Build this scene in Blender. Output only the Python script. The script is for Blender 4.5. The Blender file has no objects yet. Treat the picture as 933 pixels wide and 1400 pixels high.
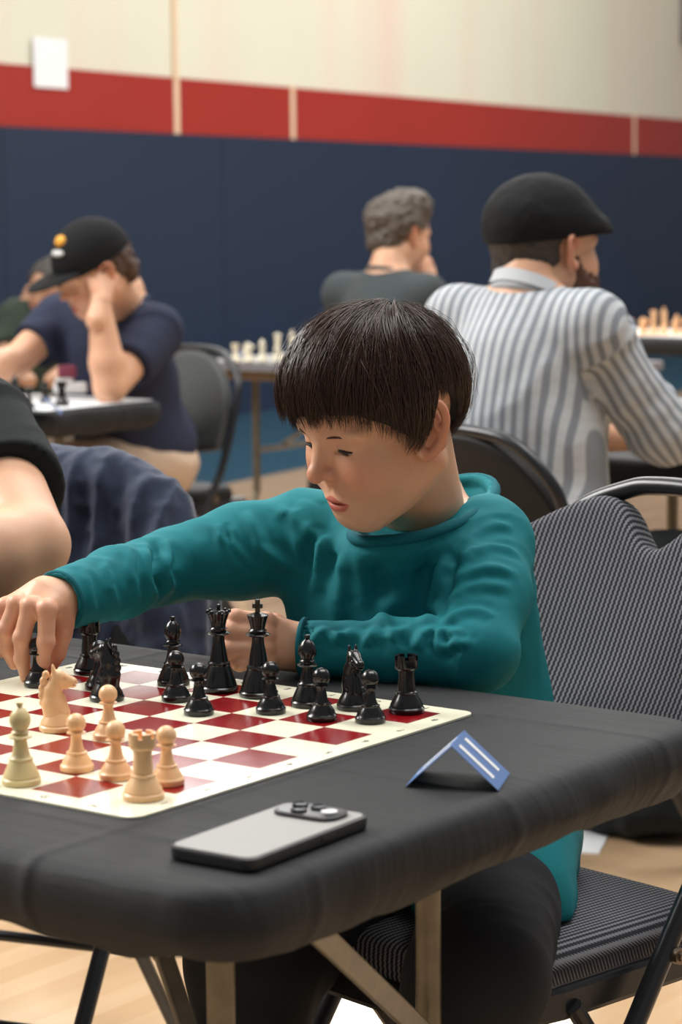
import bpy, bmesh, math, random
import numpy as np
from mathutils import Vector, Matrix

# ------------------------------------------------------------------ camera, world, lights, exposure
scene = bpy.context.scene
COL = scene.collection
CAM = np.array([1.7699, -1.46498, 1.22756])
FPX = 3300.0
R_ = np.array([[0.80255, 0.596517, -0.00897],      # camera right
               [0.066767, -0.104748, -0.992255],   # camera down
               [-0.592837, 0.795735, -0.123893]])  # camera forward
for i in range(3): R_[i] /= np.linalg.norm(R_[i])

cam_data = bpy.data.cameras.new('camera')
cam_obj = bpy.data.objects.new('camera', cam_data)
COL.objects.link(cam_obj)
cam_obj.matrix_world = Matrix(((R_[0][0], -R_[1][0], -R_[2][0], CAM[0]),
                               (R_[0][1], -R_[1][1], -R_[2][1], CAM[1]),
                               (R_[0][2], -R_[1][2], -R_[2][2], CAM[2]), (0, 0, 0, 1)))
cam_data.sensor_fit = 'VERTICAL'; cam_data.sensor_height = 36.0
cam_data.lens = FPX / 1400.0 * 36.0
cam_data.clip_end = 200
cam_data.dof.use_dof = True
cam_data.dof.focus_distance = 2.56
cam_data.dof.aperture_fstop = 7.5
scene.camera = cam_obj

world = bpy.data.worlds.new('world'); scene.world = world
world.use_nodes = True
world.node_tree.nodes['Background'].inputs[0].default_value = (0.93, 0.97, 1.0, 1)
world.node_tree.nodes['Background'].inputs[1].default_value = 0.27

def area(name, loc, target, size, power, color=(1, 1, 1), size_y=None):
    l = bpy.data.lights.new(name, 'AREA'); l.energy = power; l.color = color
    l.shape = 'RECTANGLE'; l.size = size; l.size_y = size_y or size
    o = bpy.data.objects.new(name, l); COL.objects.link(o)
    o.location = loc
    o.rotation_euler = (Vector(target) - Vector(loc)).to_track_quat('-Z', 'Y').to_euler()
    return o
# windows high on the long wall (above and beside the picture) and the lamps under the hall's ceiling
area('high_window_offscreen', (-7.2, 9.0, 4.5), (-2.2, 8.24, 4.4), 8.0, 350, (0.97, 0.98, 1.0), 3.0)
area('window_left_offscreen', (-5.72, -0.85, 4.8), (-0.78, -0.10, 3.6), 4.5, 1150, (1.0, 0.98, 0.95), 3.0)
area('ceiling_lamp_offscreen', (0.9, 2.2, 6.5), (0.6, 1.6, 0.0), 3.0, 390, (1.0, 0.975, 0.935), 5.0)
area('ceiling_lamp_offscreen', (-3.6, 12.0, 6.5), (-5.5, 12.5, 0.0), 3.0, 900, (1.0, 0.975, 0.935), 14.0)
area('ceiling_lamp_offscreen', (-3.2, 6.0, 6.5), (-3.2, 6.2, 0.0), 3.0, 300, (1.0, 0.975, 0.935), 5.0)

scene.view_settings.view_transform = 'Standard'
scene.view_settings.look = 'None'
scene.view_settings.gamma = 1.0
scene.view_settings.use_curve_mapping = False
scene.view_settings.exposure = 0.0

# ------------------------------------------------------------------ helpers
def A(*v): return np.array(v, float)
def at(px, py, d):
    """world point that the photograph shows at pixel (px, py), d metres in front of the camera"""
    r = R_[0] * ((px - 466.5) / FPX) + R_[1] * ((py - 700) / FPX) + R_[2]
    return CAM + r * d
def at_z(px, py, z):
    r = R_[0] * ((px - 466.5) / FPX) + R_[1] * ((py - 700) / FPX) + R_[2]
    return CAM + r * (z - CAM[2]) / r[2]
def nrm(v): v = np.asarray(v, float); return v / np.linalg.norm(v)
def eul(a):
    cx, cy, cz = np.cos(a); sx, sy, sz = np.sin(a)
    return np.array([[cz, -sz, 0], [sz, cz, 0], [0, 0, 1]]) @ np.array([[cy, 0, sy], [0, 1, 0], [-sy, 0, cy]]) @ np.array([[1, 0, 0], [0, cx, -sx], [0, sx, cx]])

def link(name, me, parent=None, mat=None):
    o = bpy.data.objects.new(name, me); COL.objects.link(o)
    if parent is not None: o.parent = parent
    if mat is not None:
        if not me.materials: me.materials.append(mat)
    return o
def tag(o, label, cat, group=None, kind=None):
    if label: o['label'] = label
    if cat: o['category'] = cat
    if group: o['group'] = group
    if kind: o['kind'] = kind
    return o
def thing(name, label, cat, loc=(0, 0, 0), rz=0.0, group=None):
    o = bpy.data.objects.new(name, None); COL.objects.link(o)
    o.location = loc; o.rotation_euler = (0, 0, rz); o.empty_display_size = 0.05
    return tag(o, label, cat, group)
def copy_thing(src, loc, rz=None, label=None, group=None):
    r = src.copy(); COL.objects.link(r); r.location = loc
    if rz is not None: r.rotation_euler = (0, 0, rz)
    if label: r['label'] = label
    if group: r['group'] = group
    for ch in list(src.children):
        c = ch.copy(); COL.objects.link(c); c.parent = r
        for g in list(ch.children):
            d = g.copy(); COL.objects.link(d); d.parent = c
    return r

def np_mesh(name, V, F, mat=None, smooth=True, col=None, attr=None):
    """mesh from a vertex array and an (n,4) or (n,3) face array (or a list of such)"""
    V = np.asarray(V, np.float32)
    Fs = F if isinstance(F, list) else [F]
    me = bpy.data.meshes.new(name)
    me.vertices.add(len(V)); me.vertices.foreach_set('co', V.ravel())
    loops = np.concatenate([f.ravel() for f in Fs]).astype(np.int32)
    tot = np.concatenate([np.full(len(f), f.shape[1], np.int32) for f in Fs])
    start = np.concatenate([[0], np.cumsum(tot)[:-1]]).astype(np.int32)
    me.loops.add(len(loops)); me.loops.foreach_set('vertex_index', loops)
    me.polygons.add(len(tot)); me.polygons.foreach_set('loop_start', start)
    me.update(calc_edges=True)
    if smooth: me.polygons.foreach_set('use_smooth', np.ones(len(tot), bool))
    if col is not None:
        ca = me.color_attributes.new('tint', 'FLOAT_COLOR', 'POINT')
        c4 = np.ones((len(V), 4), np.float32); c4[:, :3] = col
        ca.data.foreach_set('color', c4.ravel())
    if attr is not None:
        for k, v in attr.items():
            a = me.attributes.new(k, 'FLOAT', 'POINT'); a.data.foreach_set('value', np.asarray(v, np.float32))
    if mat is not None: me.materials.append(mat)
    me.validate()
    return me

class MB:
    """collects boxes, tubes, lathes and plates into one mesh"""
    def __init__(s): s.v = []; s.f = []; s.n = 0
    def add(s, V, F):
        V = [tuple(map(float, p)) for p in V]
        s.v += V; s.f += [tuple(i + s.n for i in f) for f in F]; s.n += len(V); return s
    def box(s, c, d, R=None):
        c = np.asarray(c, float); d = np.asarray(d, float) / 2
        P = np.array([[x, y, z] for x in (-1, 1) for y in (-1, 1) for z in (-1, 1)]) * d
        if R is not None: P = P @ np.asarray(R).T
        return s.add(P + c, [(0, 1, 3, 2), (4, 6, 7, 5), (0, 4, 5, 1), (2, 3, 7, 6), (0, 2, 6, 4), (1, 5, 7, 3)])
    def tube(s, pts, r, n=10, closed=False, caps=True, flat=None):
        P = np.asarray(pts, float); m = len(P)
        rr = np.full(m, r) if np.isscalar(r) else np.asarray(r, float)
        T = np.gradient(P, axis=0) if not closed else np.roll(P, -1, 0) - np.roll(P, 1, 0)
        T /= np.linalg.norm(T, axis=1)[:, None] + 1e-12
        up = A(0, 0, 1) if abs(T[0][2]) < .9 else A(0, 1, 0)
        u = nrm(np.cross(up, T[0])); V = []
        for i in range(m):
            u = u - T[i] * (u @ T[i]); u = nrm(u); w = np.cross(T[i], u)
            for k in range(n):
                a = 2 * math.pi * k / n
                V.append(P[i] + rr[i] * (math.cos(a) * u * (flat or 1) + math.sin(a) * w))
        F = []
        for i in range(m if closed else m - 1):
            j = (i + 1) % m
            for k in range(n):
                F.append((i * n + k, i * n + (k + 1) % n, j * n + (k + 1) % n, j * n + k))
        if caps and not closed:
            F.append(tuple(range(n))[::-1]); F.append(tuple((m - 1) * n + k for k in range(n)))
        return s.add(V, F)
    def lathe(s, prof, n=28, c=(0, 0, 0)):
        V = []; F = []
        for r, z in prof:
            for k in range(n):
                a = 2 * math.pi * k / n; V.append((c[0] + r * math.cos(a), c[1] + r * math.sin(a), c[2] + z))
        m = len(prof)
        for i in range(m - 1):
            for k in range(n): F.append((i * n + k, i * n + (k + 1) % n, (i + 1) * n + (k + 1) % n, (i + 1) * n + k))
        F.append(tuple(range(n))[::-1]); F.append(tuple((m - 1) * n + k for k in range(n)))
        return s.add(V, F)
    def prism(s, poly, z0, z1):
        n = len(poly)
        V = [(x, y, z0) for x, y in poly] + [(x, y, z1) for x, y in poly]
        return s.add(V, [tuple(range(n))[::-1], tuple(range(n, 2 * n))] + [(k, (k + 1) % n, n + (k + 1) % n, n + k) for k in range(n)])
    def mesh(s, name, mat=None, smooth=False, bevel=0.0, angle=0.6):
        me = bpy.data.meshes.new(name); me.from_pydata(s.v, [], s.f); me.update()
        if bevel > 0:
            bm = bmesh.new(); bm.from_mesh(me)
            es = [e for e in bm.edges if len(e.link_faces) == 2 and e.calc_face_angle(0) > 0.5]
            bmesh.ops.bevel(bm, geom=es, offset=bevel, segments=2, affect='EDGES', profile=0.6)
            bm.to_mesh(me); bm.free()
        if smooth:
            for p in me.polygons: p.use_smooth = True
            try: me.set_sharp_from_angle(angle=angle)
            except Exception: pass
        if mat: me.materials.append(mat)
        return me
    def build(s, name, mat, parent=None, smooth=False, bevel=0.0, angle=0.6):
        return link(name, s.mesh(name, mat, smooth, bevel, angle), parent)

def spline(pts, n=8, closed=False):
    P = np.asarray(pts, float); m = len(P); out = []
    rng = range(m if closed else m - 1)
    for i in rng:
        if closed: p0, p1, p2, p3 = P[(i - 1) % m], P[i], P[(i + 1) % m], P[(i + 2) % m]
        else: p0, p1, p2, p3 = P[max(i - 1, 0)], P[i], P[i + 1], P[min(i + 2, m - 1)]
        for k in range(n):
            t = k / n
            out.append(.5 * (2 * p1 + (p2 - p0) * t + (2 * p0 - 5 * p1 + 4 * p2 - p3) * t * t + (3 * p1 - p0 - 3 * p2 + p3) * t ** 3))
    if not closed: out.append(P[-1])
    return np.array(out)

# ------------------------------------------------------------------ materials
class NT:
    def __init__(s, name):
        s.m = bpy.data.materials.new(name); s.m.use_nodes = True
        s.t = s.m.node_tree; s.b = s.t.nodes['Principled BSDF']
    def n(s, typ, **kw):
        nd = s.t.nodes.new(typ)
        for k, v in kw.items():
            if hasattr(nd, k): setattr(nd, k, v)
        return nd
    def l(s, a, b): s.t.links.new(a, b)
    def math(s, op, a, b=None, c=None):
        nd = s.t.nodes.new('ShaderNodeMath'); nd.operation = op
        for i, v in enumerate((a, b, c)):
            if v is None: continue
            if isinstance(v, (int, float)): nd.inputs[i].default_value = v
            else: s.l(v, nd.inputs[i])
        return nd.outputs[0]
    def mix(s, f, a, b):
        nd = s.t.nodes.new('ShaderNodeMix'); nd.data_type = 'RGBA'
        for i, v in ((0, f), (6, a), (7, b)):
            if isinstance(v, (int, float)): nd.inputs[i].default_value = v
            elif isinstance(v, tuple): nd.inputs[i].default_value = (*v[:3], 1)
            else: s.l(v, nd.inputs[i])
        return nd.outputs[2]
    def coord(s, which='Object'):
        return s.n('ShaderNodeTexCoord').outputs[which]
    def sep(s, v):
        nd = s.n('ShaderNodeSeparateXYZ'); s.l(v, nd.inputs[0]); return nd.outputs
    def noise(s, scale, detail=3, vec=None, rough=.5):
        nd = s.n('ShaderNodeTexNoise'); nd.inputs['Scale'].default_value = scale; nd.inputs['Detail'].default_value = detail
        nd.inputs['Roughness'].default_value = rough
        s.l(vec if vec is not None else s.coord(), nd.inputs['Vector']); return nd.outputs[0]
    def bump(s, h, strength=.3, dist=.002):
        nd = s.n('ShaderNodeBump'); nd.inputs['Strength'].default_value = strength; nd.inputs['Distance'].default_value = dist
        s.l(h, nd.inputs['Height']); s.l(nd.outputs[0], s.b.inputs['Normal'])
    def set(s, col=None, rough=.5, metal=0., spec=.5, sss=0., sheen=0., coat=0.):
        if col is not None:
            if isinstance(col, tuple): s.b.inputs['Base Color'].default_value = (*col, 1)
            else: s.l(col, s.b.inputs['Base Color'])
        s.b.inputs['Roughness'].default_value = rough; s.b.inputs['Metallic'].default_value = metal
        s.b.inputs['Specular IOR Level'].default_value = spec
        if sss:
            s.b.inputs['Subsurface Weight'].default_value = sss
            s.b.inputs['Subsurface Radius'].default_value = (1.0, .35, .2); s.b.inputs['Subsurface Scale'].default_value = .006
        if sheen: s.b.inputs['Sheen Weight'].default_value = sheen; s.b.inputs['Sheen Roughness'].default_value = .5
        if coat: s.b.inputs['Coat Weight'].default_value = coat; s.b.inputs['Coat Roughness'].default_value = .08
        return s.m
def srgb(r, g, b):
    f = lambda c: (c / 255 / 12.92) if c <= 10 else ((c / 255 + .055) / 1.055) ** 2.4
    return (f(r), f(g), f(b))
def plain(name, col, rough=.5, metal=0., var=.06, scale=30, bump=0., sheen=0., spec=.5, coat=0.):
    t = NT(name); n = t.noise(scale, 4)
    lo = tuple(max(0, c * (1 - var)) for c in col); hi = tuple(min(1, c * (1 + var)) for c in col)
    t.set(t.mix(n, lo, hi), rough, metal, spec, sheen=sheen, coat=coat)
    if bump: t.bump(n, bump, .002)
    return t.m
def fabric(name, col, weave=900, var=.12, bump=.25, rough=.85, sheen=.0, lowvar=.15):
    t = NT(name); v = t.coord(); n = t.noise(weave, 2, v); n2 = t.noise(14, 3, v)
    c = t.mix(n, tuple(x * (1 - var) for x in col), tuple(min(1, x * (1 + var)) for x in col))
    c = t.mix(t.math('MULTIPLY', n2, lowvar), c, tuple(min(1, x * 1.5 + .01) for x in col))
    t.set(c, rough, sheen=sheen, spec=.25); t.bump(n, bump, .0008)
    return t.m
M = {}
M['black_piece'] = plain('black_plastic', (.006, .006, .0065), .22, var=.3, scale=60)
M['tan_piece'] = plain('tan_plastic', srgb(238, 190, 140), .38, var=.05)
M['ivory_piece'] = plain('ivory_plastic', srgb(222, 200, 145), .38, var=.05)
M['far_piece'] = plain('pale_plastic', srgb(235, 228, 205), .4, var=.04)
M['steel'] = plain('worn_steel', srgb(116, 108, 92), .42, .6, var=.3, scale=45, bump=.1)
M['black_metal'] = plain('black_metal', (.016, .017, .02), .32, .2, var=.2)
M['bolt'] = plain('bolt_metal', srgb(130, 115, 100), .4, .9)
M['vinyl'] = plain('black_vinyl', (.010, .010, .010), .55, var=.15, scale=200, bump=.12, spec=.25)
M['grey_vinyl'] = plain('grey_vinyl', (.035, .038, .036), .55, var=.15, scale=200, bump=.12)
M['hair_base'] = plain('hair_base', (.012, .006, .004), .6)
M['black_cloth_wear'] = fabric('black_wear', (.012, .015, .016), 700)
M['charcoal'] = fabric('charcoal_trousers', (.014, .015, .018), 800, lowvar=.2)
M['white_print'] = plain('white_print', (.8, .8, .8), .6)
M['paper'] = plain('white_paper', (.82, .84, .86), .7)
M['dark_print'] = plain('dark_print', (.05, .04, .04), .6)
def skin_mat(name='skin'):
    t = NT(name); a = t.n('ShaderNodeVertexColor'); a.layer_name = 'tint'
    n = t.noise(55, 4); c = t.mix(t.math('MULTIPLY', n, .16), a.outputs[0], (.55, .2, .12))
    t.set(c, .46, spec=.4, sss=.25); t.bump(t.noise(420, 3), .10, .0008); return t.m
M['skin'] = skin_mat()

# ------------------------------------------------------------------ distance-field sculpting
class SDF:
    def __init__(s, lo, hi, h, margin=.03):
        s.lo = np.asarray(lo, float); s.h = h; s.m = margin
        s.n = np.ceil((np.asarray(hi, float) - s.lo) / h).astype(int) + 1
        s.F = np.full(s.n, 1.0, np.float32)
        s.ax = [(s.lo[i] + h * np.arange(s.n[i])).astype(np.float32) for i in range(3)]
    def win(s, lo, hi, m=None):
        m = s.m if m is None else m
        a = np.clip(np.floor((np.asarray(lo) - m - s.lo) / s.h).astype(int), 0, s.n)
        b = np.clip(np.ceil((np.asarray(hi) + m - s.lo) / s.h).astype(int) + 1, 0, s.n)
        sl = tuple(slice(a[i], b[i]) for i in range(3))
        P = [s.ax[0][sl[0]][:, None, None], s.ax[1][sl[1]][None, :, None], s.ax[2][sl[2]][None, None, :]]
        return sl, P
    def op(s, d, sl, k, mode):
        a = s.F[sl]
        if a.size == 0: return s
        if mode == 'add':
            if k > 0:
                hh = np.clip(.5 + .5 * (a - d) / k, 0, 1); s.F[sl] = a + (d - a) * hh - k * hh * (1 - hh)
            else: s.F[sl] = np.minimum(a, d)
        elif mode == 'sub':
            if k > 0:
                hh = np.clip(.5 - .5 * (a + d) / k, 0, 1); s.F[sl] = a + (-d - a) * hh + k * hh * (1 - hh)
            else: s.F[sl] = np.maximum(a, -d)
        return s
    def cone(s, a, b, ra, rb=None, k=.01, mode='add'):
        rb = ra if rb is None else rb
        a = np.asarray(a, float); b = np.asarray(b, float); rm = max(ra, rb)
        sl, P = s.win(np.minimum(a, b) - rm, np.maximum(a, b) + rm)
        ab = b - a; L2 = max(ab @ ab, 1e-12)
        q = [P[i] - np.float32(a[i]) for i in range(3)]
        t = np.clip((q[0] * ab[0] + q[1] * ab[1] + q[2] * ab[2]) / L2, 0, 1).astype(np.float32)
        d = np.sqrt((q[0] - t * ab[0]) ** 2 + (q[1] - t * ab[1]) ** 2 + (q[2] - t * ab[2]) ** 2) - (ra + (rb - ra) * t)
        return s.op(d.astype(np.float32), sl, k, mode)
    def chain(s, pts, rs, k=.01):
        for i in range(len(pts) - 1): s.cone(pts[i], pts[i + 1], rs[i], rs[i + 1], k)
        return s
    def ball(s, c, r, k=.01, mode='add'): return s.cone(c, A(*c) + 1e-6, r, r, k, mode)
    def ell(s, c, r, R=None, k=.01, mode='add'):
        """ellipsoid: centre, radii, R = columns are its axes"""
        c = np.asarray(c, float); r = np.asarray(r, float); R = np.eye(3) if R is None else np.asarray(R)
        ext = np.sqrt(((R * r) ** 2).sum(1))
        sl, P = s.win(c - ext, c + ext)
        q = [P[i] - np.float32(c[i]) for i in range(3)]
        k0 = 0; k1 = 0
        for j in range(3):
            w = q[0] * R[0, j] + q[1] * R[1, j] + q[2] * R[2, j]
            k0 = k0 + (w / r[j]) ** 2; k1 = k1 + (w / r[j] ** 2) ** 2
        k0 = np.sqrt(k0); d = k0 * (k0 - 1) / (np.sqrt(k1) + 1e-9)
        return s.op(d.astype(np.float32), sl, k, mode)
    def box(s, c, hd, rad, R=None, k=.005, mode='add'):
        c = np.asarray(c, float); hd = np.asarray(hd, float); R = np.eye(3) if R is None else np.asarray(R)
        ext = np.abs(R) @ hd
        sl, P = s.win(c - ext, c + ext)
        q = [P[i] - np.float32(c[i]) for i in range(3)]
        w = [np.abs(q[0] * R[0, j] + q[1] * R[1, j] + q[2] * R[2, j]) - (hd[j] - rad) for j in range(3)]
        d = np.sqrt(sum(np.maximum(x, 0) ** 2 for x in w)) + np.minimum(np.maximum(np.maximum(w[0], w[1]), w[2]), 0) - rad
        return s.op(d.astype(np.float32), sl, k, mode)
    def cut(s, p, n, k=0):
        """remove what lies beyond the plane through p on the side n points to"""
        n = nrm(n); p = np.asarray(p, float)
        X, Y, Z = s.ax[0][:, None, None], s.ax[1][None, :, None], s.ax[2][None, None, :]
        d = ((X - p[0]) * n[0] + (Y - p[1]) * n[1] + (Z - p[2]) * n[2]).astype(np.float32)
        s.F = np.maximum(s.F, d); return s
    def mesh(s, smooth=1):
        F = s.F.copy()
        F[0] = F[-1] = 1; F[:, 0] = F[:, -1] = 1; F[:, :, 0] = F[:, :, -1] = 1
        I = F < 0
        n = np.array(F.shape) - 1
        cs = np.zeros(n, np.uint8)
        for dx in (0, 1):
            for dy in (0, 1):
                for dz in (0, 1): cs += I[dx:dx + n[0], dy:dy + n[1], dz:dz + n[2]]
        act = np.argwhere((cs > 0) & (cs < 8))
        idx = np.full(n, -1, np.int32); idx[act[:, 0], act[:, 1], act[:, 2]] = np.arange(len(act))
        cor = [(x, y, z) for x in (0, 1) for y in (0, 1) for z in (0, 1)]
        val = np.stack([F[act[:, 0] + c[0], act[:, 1] + c[1], act[:, 2] + c[2]] for c in cor], 1)
        acc = np.zeros((len(act), 3)); cnt = np.zeros(len(act))
        for i in range(8):
            for j in range(i + 1, 8):
                if sum(abs(cor[i][q] - cor[j][q]) for q in range(3)) != 1: continue
                a, b = val[:, i], val[:, j]; x = (a < 0) != (b < 0)
                t = np.where(x, a / np.where(x, a - b, 1), 0)
                p = np.array(cor[i])[None] + t[:, None] * (np.array(cor[j]) - np.array(cor[i]))[None]
                acc += p * x[:, None]; cnt += x
        V = s.lo + s.h * (act + acc / np.maximum(cnt, 1)[:, None])
        Q = []
        for axn in range(3):
            o1, o2 = (axn + 1) % 3, (axn + 2) % 3
            sa = [slice(None)] * 3; sb = [slice(None)] * 3
            sa[axn] = slice(0, -1); sb[axn] = slice(1, None)
            a, b = I[tuple(sa)], I[tuple(sb)]
            e = np.argwhere(a != b)
            e = e[(e[:, o1] > 0) & (e[:, o2] > 0) & (e[:, o1] < n[o1]) & (e[:, o2] < n[o2])]
            ins = a[e[:, 0], e[:, 1], e[:, 2]]
            u = np.zeros(3, int); u[o1] = 1; w = np.zeros(3, int); w[o2] = 1
            g = lambda k: idx[(e - k)[:, 0], (e - k)[:, 1], (e - k)[:, 2]]
            q = np.stack([g(u + w), g(w), g(w * 0), g(u)], 1)
            q[~ins] = q[~ins][:, ::-1]; Q.append(q)
        Q = np.concatenate(Q); Q = Q[(Q >= 0).all(1)]
        for _ in range(smooth): V = lap(V, Q)
        return V, Q
def lap(V, Q, w=.5):
    n = len(V); e = np.concatenate([Q[:, [0, 1]], Q[:, [1, 2]], Q[:, [2, 3]], Q[:, [3, 0]]])
    i = np.concatenate([e[:, 0], e[:, 1]]); j = np.concatenate([e[:, 1], e[:, 0]])
    c = np.bincount(i, minlength=n)
    S = np.stack([np.bincount(i, V[j, k], minlength=n) for k in range(3)], 1)
    return V + w * (S / np.maximum(c, 1)[:, None] - V)
def normals(V, Q):
    fn = np.cross(V[Q[:, 2]] - V[Q[:, 0]], V[Q[:, 3]] - V[Q[:, 1]])
    N = np.zeros_like(V)
    for c in range(4):
        for k in range(3): N[:, k] += np.bincount(Q[:, c], fn[:, k], minlength=len(V))
    return N / (np.linalg.norm(N, axis=1)[:, None] + 1e-12)
def join(*sh):
    V = []; Q = []; C = []; n = 0
    for s_ in sh:
        V.append(s_[0]); Q.append(s_[1] + n); n += len(s_[0])
        if len(s_) > 2: C.append(s_[2])
    return (np.concatenate(V), np.concatenate(Q)) + ((np.concatenate(C),) if C else ())
_rs = np.random.RandomState(7); _tab = _rs.rand(4096).astype(np.float32)
def vnoise(P, seed=0):
    P = np.asarray(P, float); i = np.floor(P).astype(int); f = P - i; f = f * f * (3 - 2 * f)
    out = 0
    for dx in (0, 1):
        for dy in (0, 1):
            for dz in (0, 1):
                hsh = ((i[:, 0] + dx) * 73856093 ^ (i[:, 1] + dy) * 19349663 ^ (i[:, 2] + dz) * 83492791 ^ seed * 2654435) & 4095
                w = (f[:, 0] if dx else 1 - f[:, 0]) * (f[:, 1] if dy else 1 - f[:, 1]) * (f[:, 2] if dz else 1 - f[:, 2])
                out = out + w * _tab[hsh]
    return out * 2 - 1
def axes_along(d, ref=(0, 0, 1)):
    """columns: side, other side, along d"""
    z = nrm(d); r = np.asarray(ref, float)
    if abs(z @ nrm(r)) > .95: r = A(0, 1, 0)
    x = nrm(np.cross(r, z)); return np.stack([x, np.cross(z, x), z], 1)
def folds(V, N, a, b, amp, freq, seed=0, rmax=.09, twist=.8, lat=9., t0=0., t1=1.):
    """cloth folds that ring a limb a-b"""
    ab = b - a; L = np.linalg.norm(ab); R = axes_along(ab); q = (V - a) @ R
    t = q[:, 2] / L; rad = np.hypot(q[:, 0], q[:, 1])
    w = np.clip((t - t0 + .08) / .12, 0, 1) * np.clip((t1 + .08 - t) / .12, 0, 1) * np.clip((rmax - rad) / .02, 0, 1)
    p = np.stack([q[:, 0] * lat, q[:, 1] * lat, t * L * freq + twist * q[:, 0] * freq * .6], 1)
    nz = 1 - 2 * np.abs(vnoise(p, seed)); nz = nz * .7 + .3 * vnoise(p * 2.1, seed + 5)
    return V + N * (amp * w * nz)[:, None]
def drape(V, N, R, scale, amp, seed=0, mask=None):
    """long folds: noise stretched along the axes R with the given scale for each"""
    q = (V @ R) * np.asarray(scale); nz = 1 - 2 * np.abs(vnoise(q, seed)); nz = .75 * nz + .25 * vnoise(q * 2.3, seed + 3)
    if mask is not None: nz = nz * mask
    return V + N * (amp * nz)[:, None]

# ------------------------------------------------------------------ head (local cm: x right, y forward, z up, origin between the eyes' level and the ears)
SKIN_A = np.array(srgb(222, 174, 142)); LIP = np.array(srgb(190, 100, 88)); BLUSH = np.array(srgb(210, 140, 110))
def head_shell(M3, org, h, scale=1.0, tone=1.0, male=False, neck_to=None, neck_r=4.4, slit=True):
    """the skin of head and neck; M3 = rotation, org = world origin, scale = world metres per 100 local units"""
    g = SDF((-9.5, -12, -22), (9.5, 12.5, 13), h * 100 / scale, margin=2.6)
    g.ell((0, -.7, 3.2), (7.1, 8.6, 7.4), k=0)
    g.ell((0, 1.6, 1.0), (6.5, 6.6, 6.4), k=2)
    g.ell((0, 1.6, -4.2), (5.3 + .5 * male, 5.6, 5.2), k=2.5)
    for s in (-1, 1):
        g.ell((s * 3.5, 4.4, -3.2), (2.7, 2.9, 3.0), k=2)
        g.cone((s * 5.3, -1.2, -4.4), (s * 1.7, 5.2, -8.2), 1.5, 1.6, k=2)
        g.ell((s * 3.0, 6.5, 1.5), (2.4, .8, .6), k=1.4)
    g.ell((0, 5.6, -8.2), (2.1, 1.55, 1.5), k=1.5)
    g.ell((0, 5.9, -5.8), (2.7, 2.0, 2.3), k=1.5)
    for s in (-1, 1): g.ell((s * 3.1, 9.0, .05), (1.9, 1.75, 1.15), k=1.2, mode='sub')
    for s in (-1, 1):
        g.ball((s * 3.1, 6.15, -.05), 1.32, k=.35)
        if slit: g.ell((s * 3.1, 7.7, -.42), (1.5, .95, .34), k=.1, mode='sub')
    g.cone((0, 7.0, 1.2), (0, 9.1, -2.0), .7, .78, k=.9)
    g.ball((0, 9.3, -2.4), .95, k=.5)
    for s in (-1, 1):
        g.ell((s * 1.15, 8.15, -2.75), (.72, .85, .68), k=.5)
        g.ell((s * .62, 8.65, -3.35), (.38, .5, .36), k=.3, mode='sub')
    g.ell((0, 7.6, -5.7), (1.8, .75, .42), k=.45)
    g.ell((0, 7.4, -6.65), (1.55, .75, .52), k=.45)
    g.ell((0, 8.6, -6.15), (2.1, 1.2, .12), k=.25, mode='sub')
    g.ell((0, 8.5, -4.0), (.33, .7, .8), k=.5, mode='sub')
    for s in (-1, 1):                                             # ears
        g.ell((s * 7.3, -.7, -.5), (.5, 1.55, 2.7), R=eul((-.22, 0, .42 * s)), k=.5)
        o = [(7.1, .9, .3), (7.7, .7, 1.9), (8.2, -.4, 2.5), (8.6, -1.7, 2.0), (8.7, -2.0, .5), (8.3, -1.5, -1.2), (7.7, -.5, -2.6), (7.1, .4, -3.0), (6.9, .8, -2.2)]
        o = spline([(s * x, y, z) for x, y, z in o], 3)
        g.chain(o, [.42] * (len(o) - 8) + [.5] * 8, k=.25)
        g.cone((s * 7.9, -.4, 1.4), (s * 8.0, -1.2, -.8), .3, .3, k=.4)
        g.ell((s * 8.05, .0, -.6), (.85, .8, 1.15), k=.35, mode='sub')
    nt = (neck_to - org) @ M3 * (100 / scale) if neck_to is not None else A(0, -3.5, -15)
    g.cone((0, -2.2, -3.0), nt, neck_r, neck_r * 1.08, k=2.2)
    V, Q = g.mesh(1)
    x, y, z = V.T
    col = np.tile(SKIN_A * tone, (len(V), 1))
    def blend(c, w): w = np.clip(w, 0, 1)[:, None]; col[:] = col * (1 - w) + np.asarray(c) * tone * w
    for s in (-1, 1): blend(BLUSH, .75 * np.exp(-(((x - s * 3.9) / 2.3) ** 2 + ((z + 2.9) / 1.9) ** 2)) * (y > 2))
    blend(BLUSH, .7 * np.exp(-((x / 1.5) ** 2 + ((z + 2.6) / 1.2) ** 2)) * (y > 7))
    blend(BLUSH, .8 * np.clip((np.abs(x) - 6.8) / .8, 0, 1) * (y < 1))
    lip = ((x / 2.0) ** 2 + ((z + 6.2 - .1 * np.cos(x * 2.2)) / (.92 - .12 * x * x / 2)) ** 2)
    blend(LIP, np.clip((1.05 - lip) * 5, 0, 1) * (y > 6.2) * .95)
    return ((V * scale / 100) @ M3.T + org, Q, col)
def brow_shell(M3, org, h, scale):
    out = []
    for s in (-1, 1):
        g = SDF((-6, 4, 0), (6, 10, 4), h * 100 / scale, margin=1)
        p = spline([(s * 1.6, 8.02, 1.32), (s * 3.0, 7.94, 1.55), (s * 4.3, 7.14, 1.36), (s * 5.0, 6.38, .95)], 4)
        g.chain(p, np.interp(np.linspace(0, 1, len(p)), [0, .4, 1], [.09, .13, .06]), k=.1)
        V, Q = g.mesh(1); out.append(((V * scale / 100) @ M3.T + org, Q))
    return out
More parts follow.
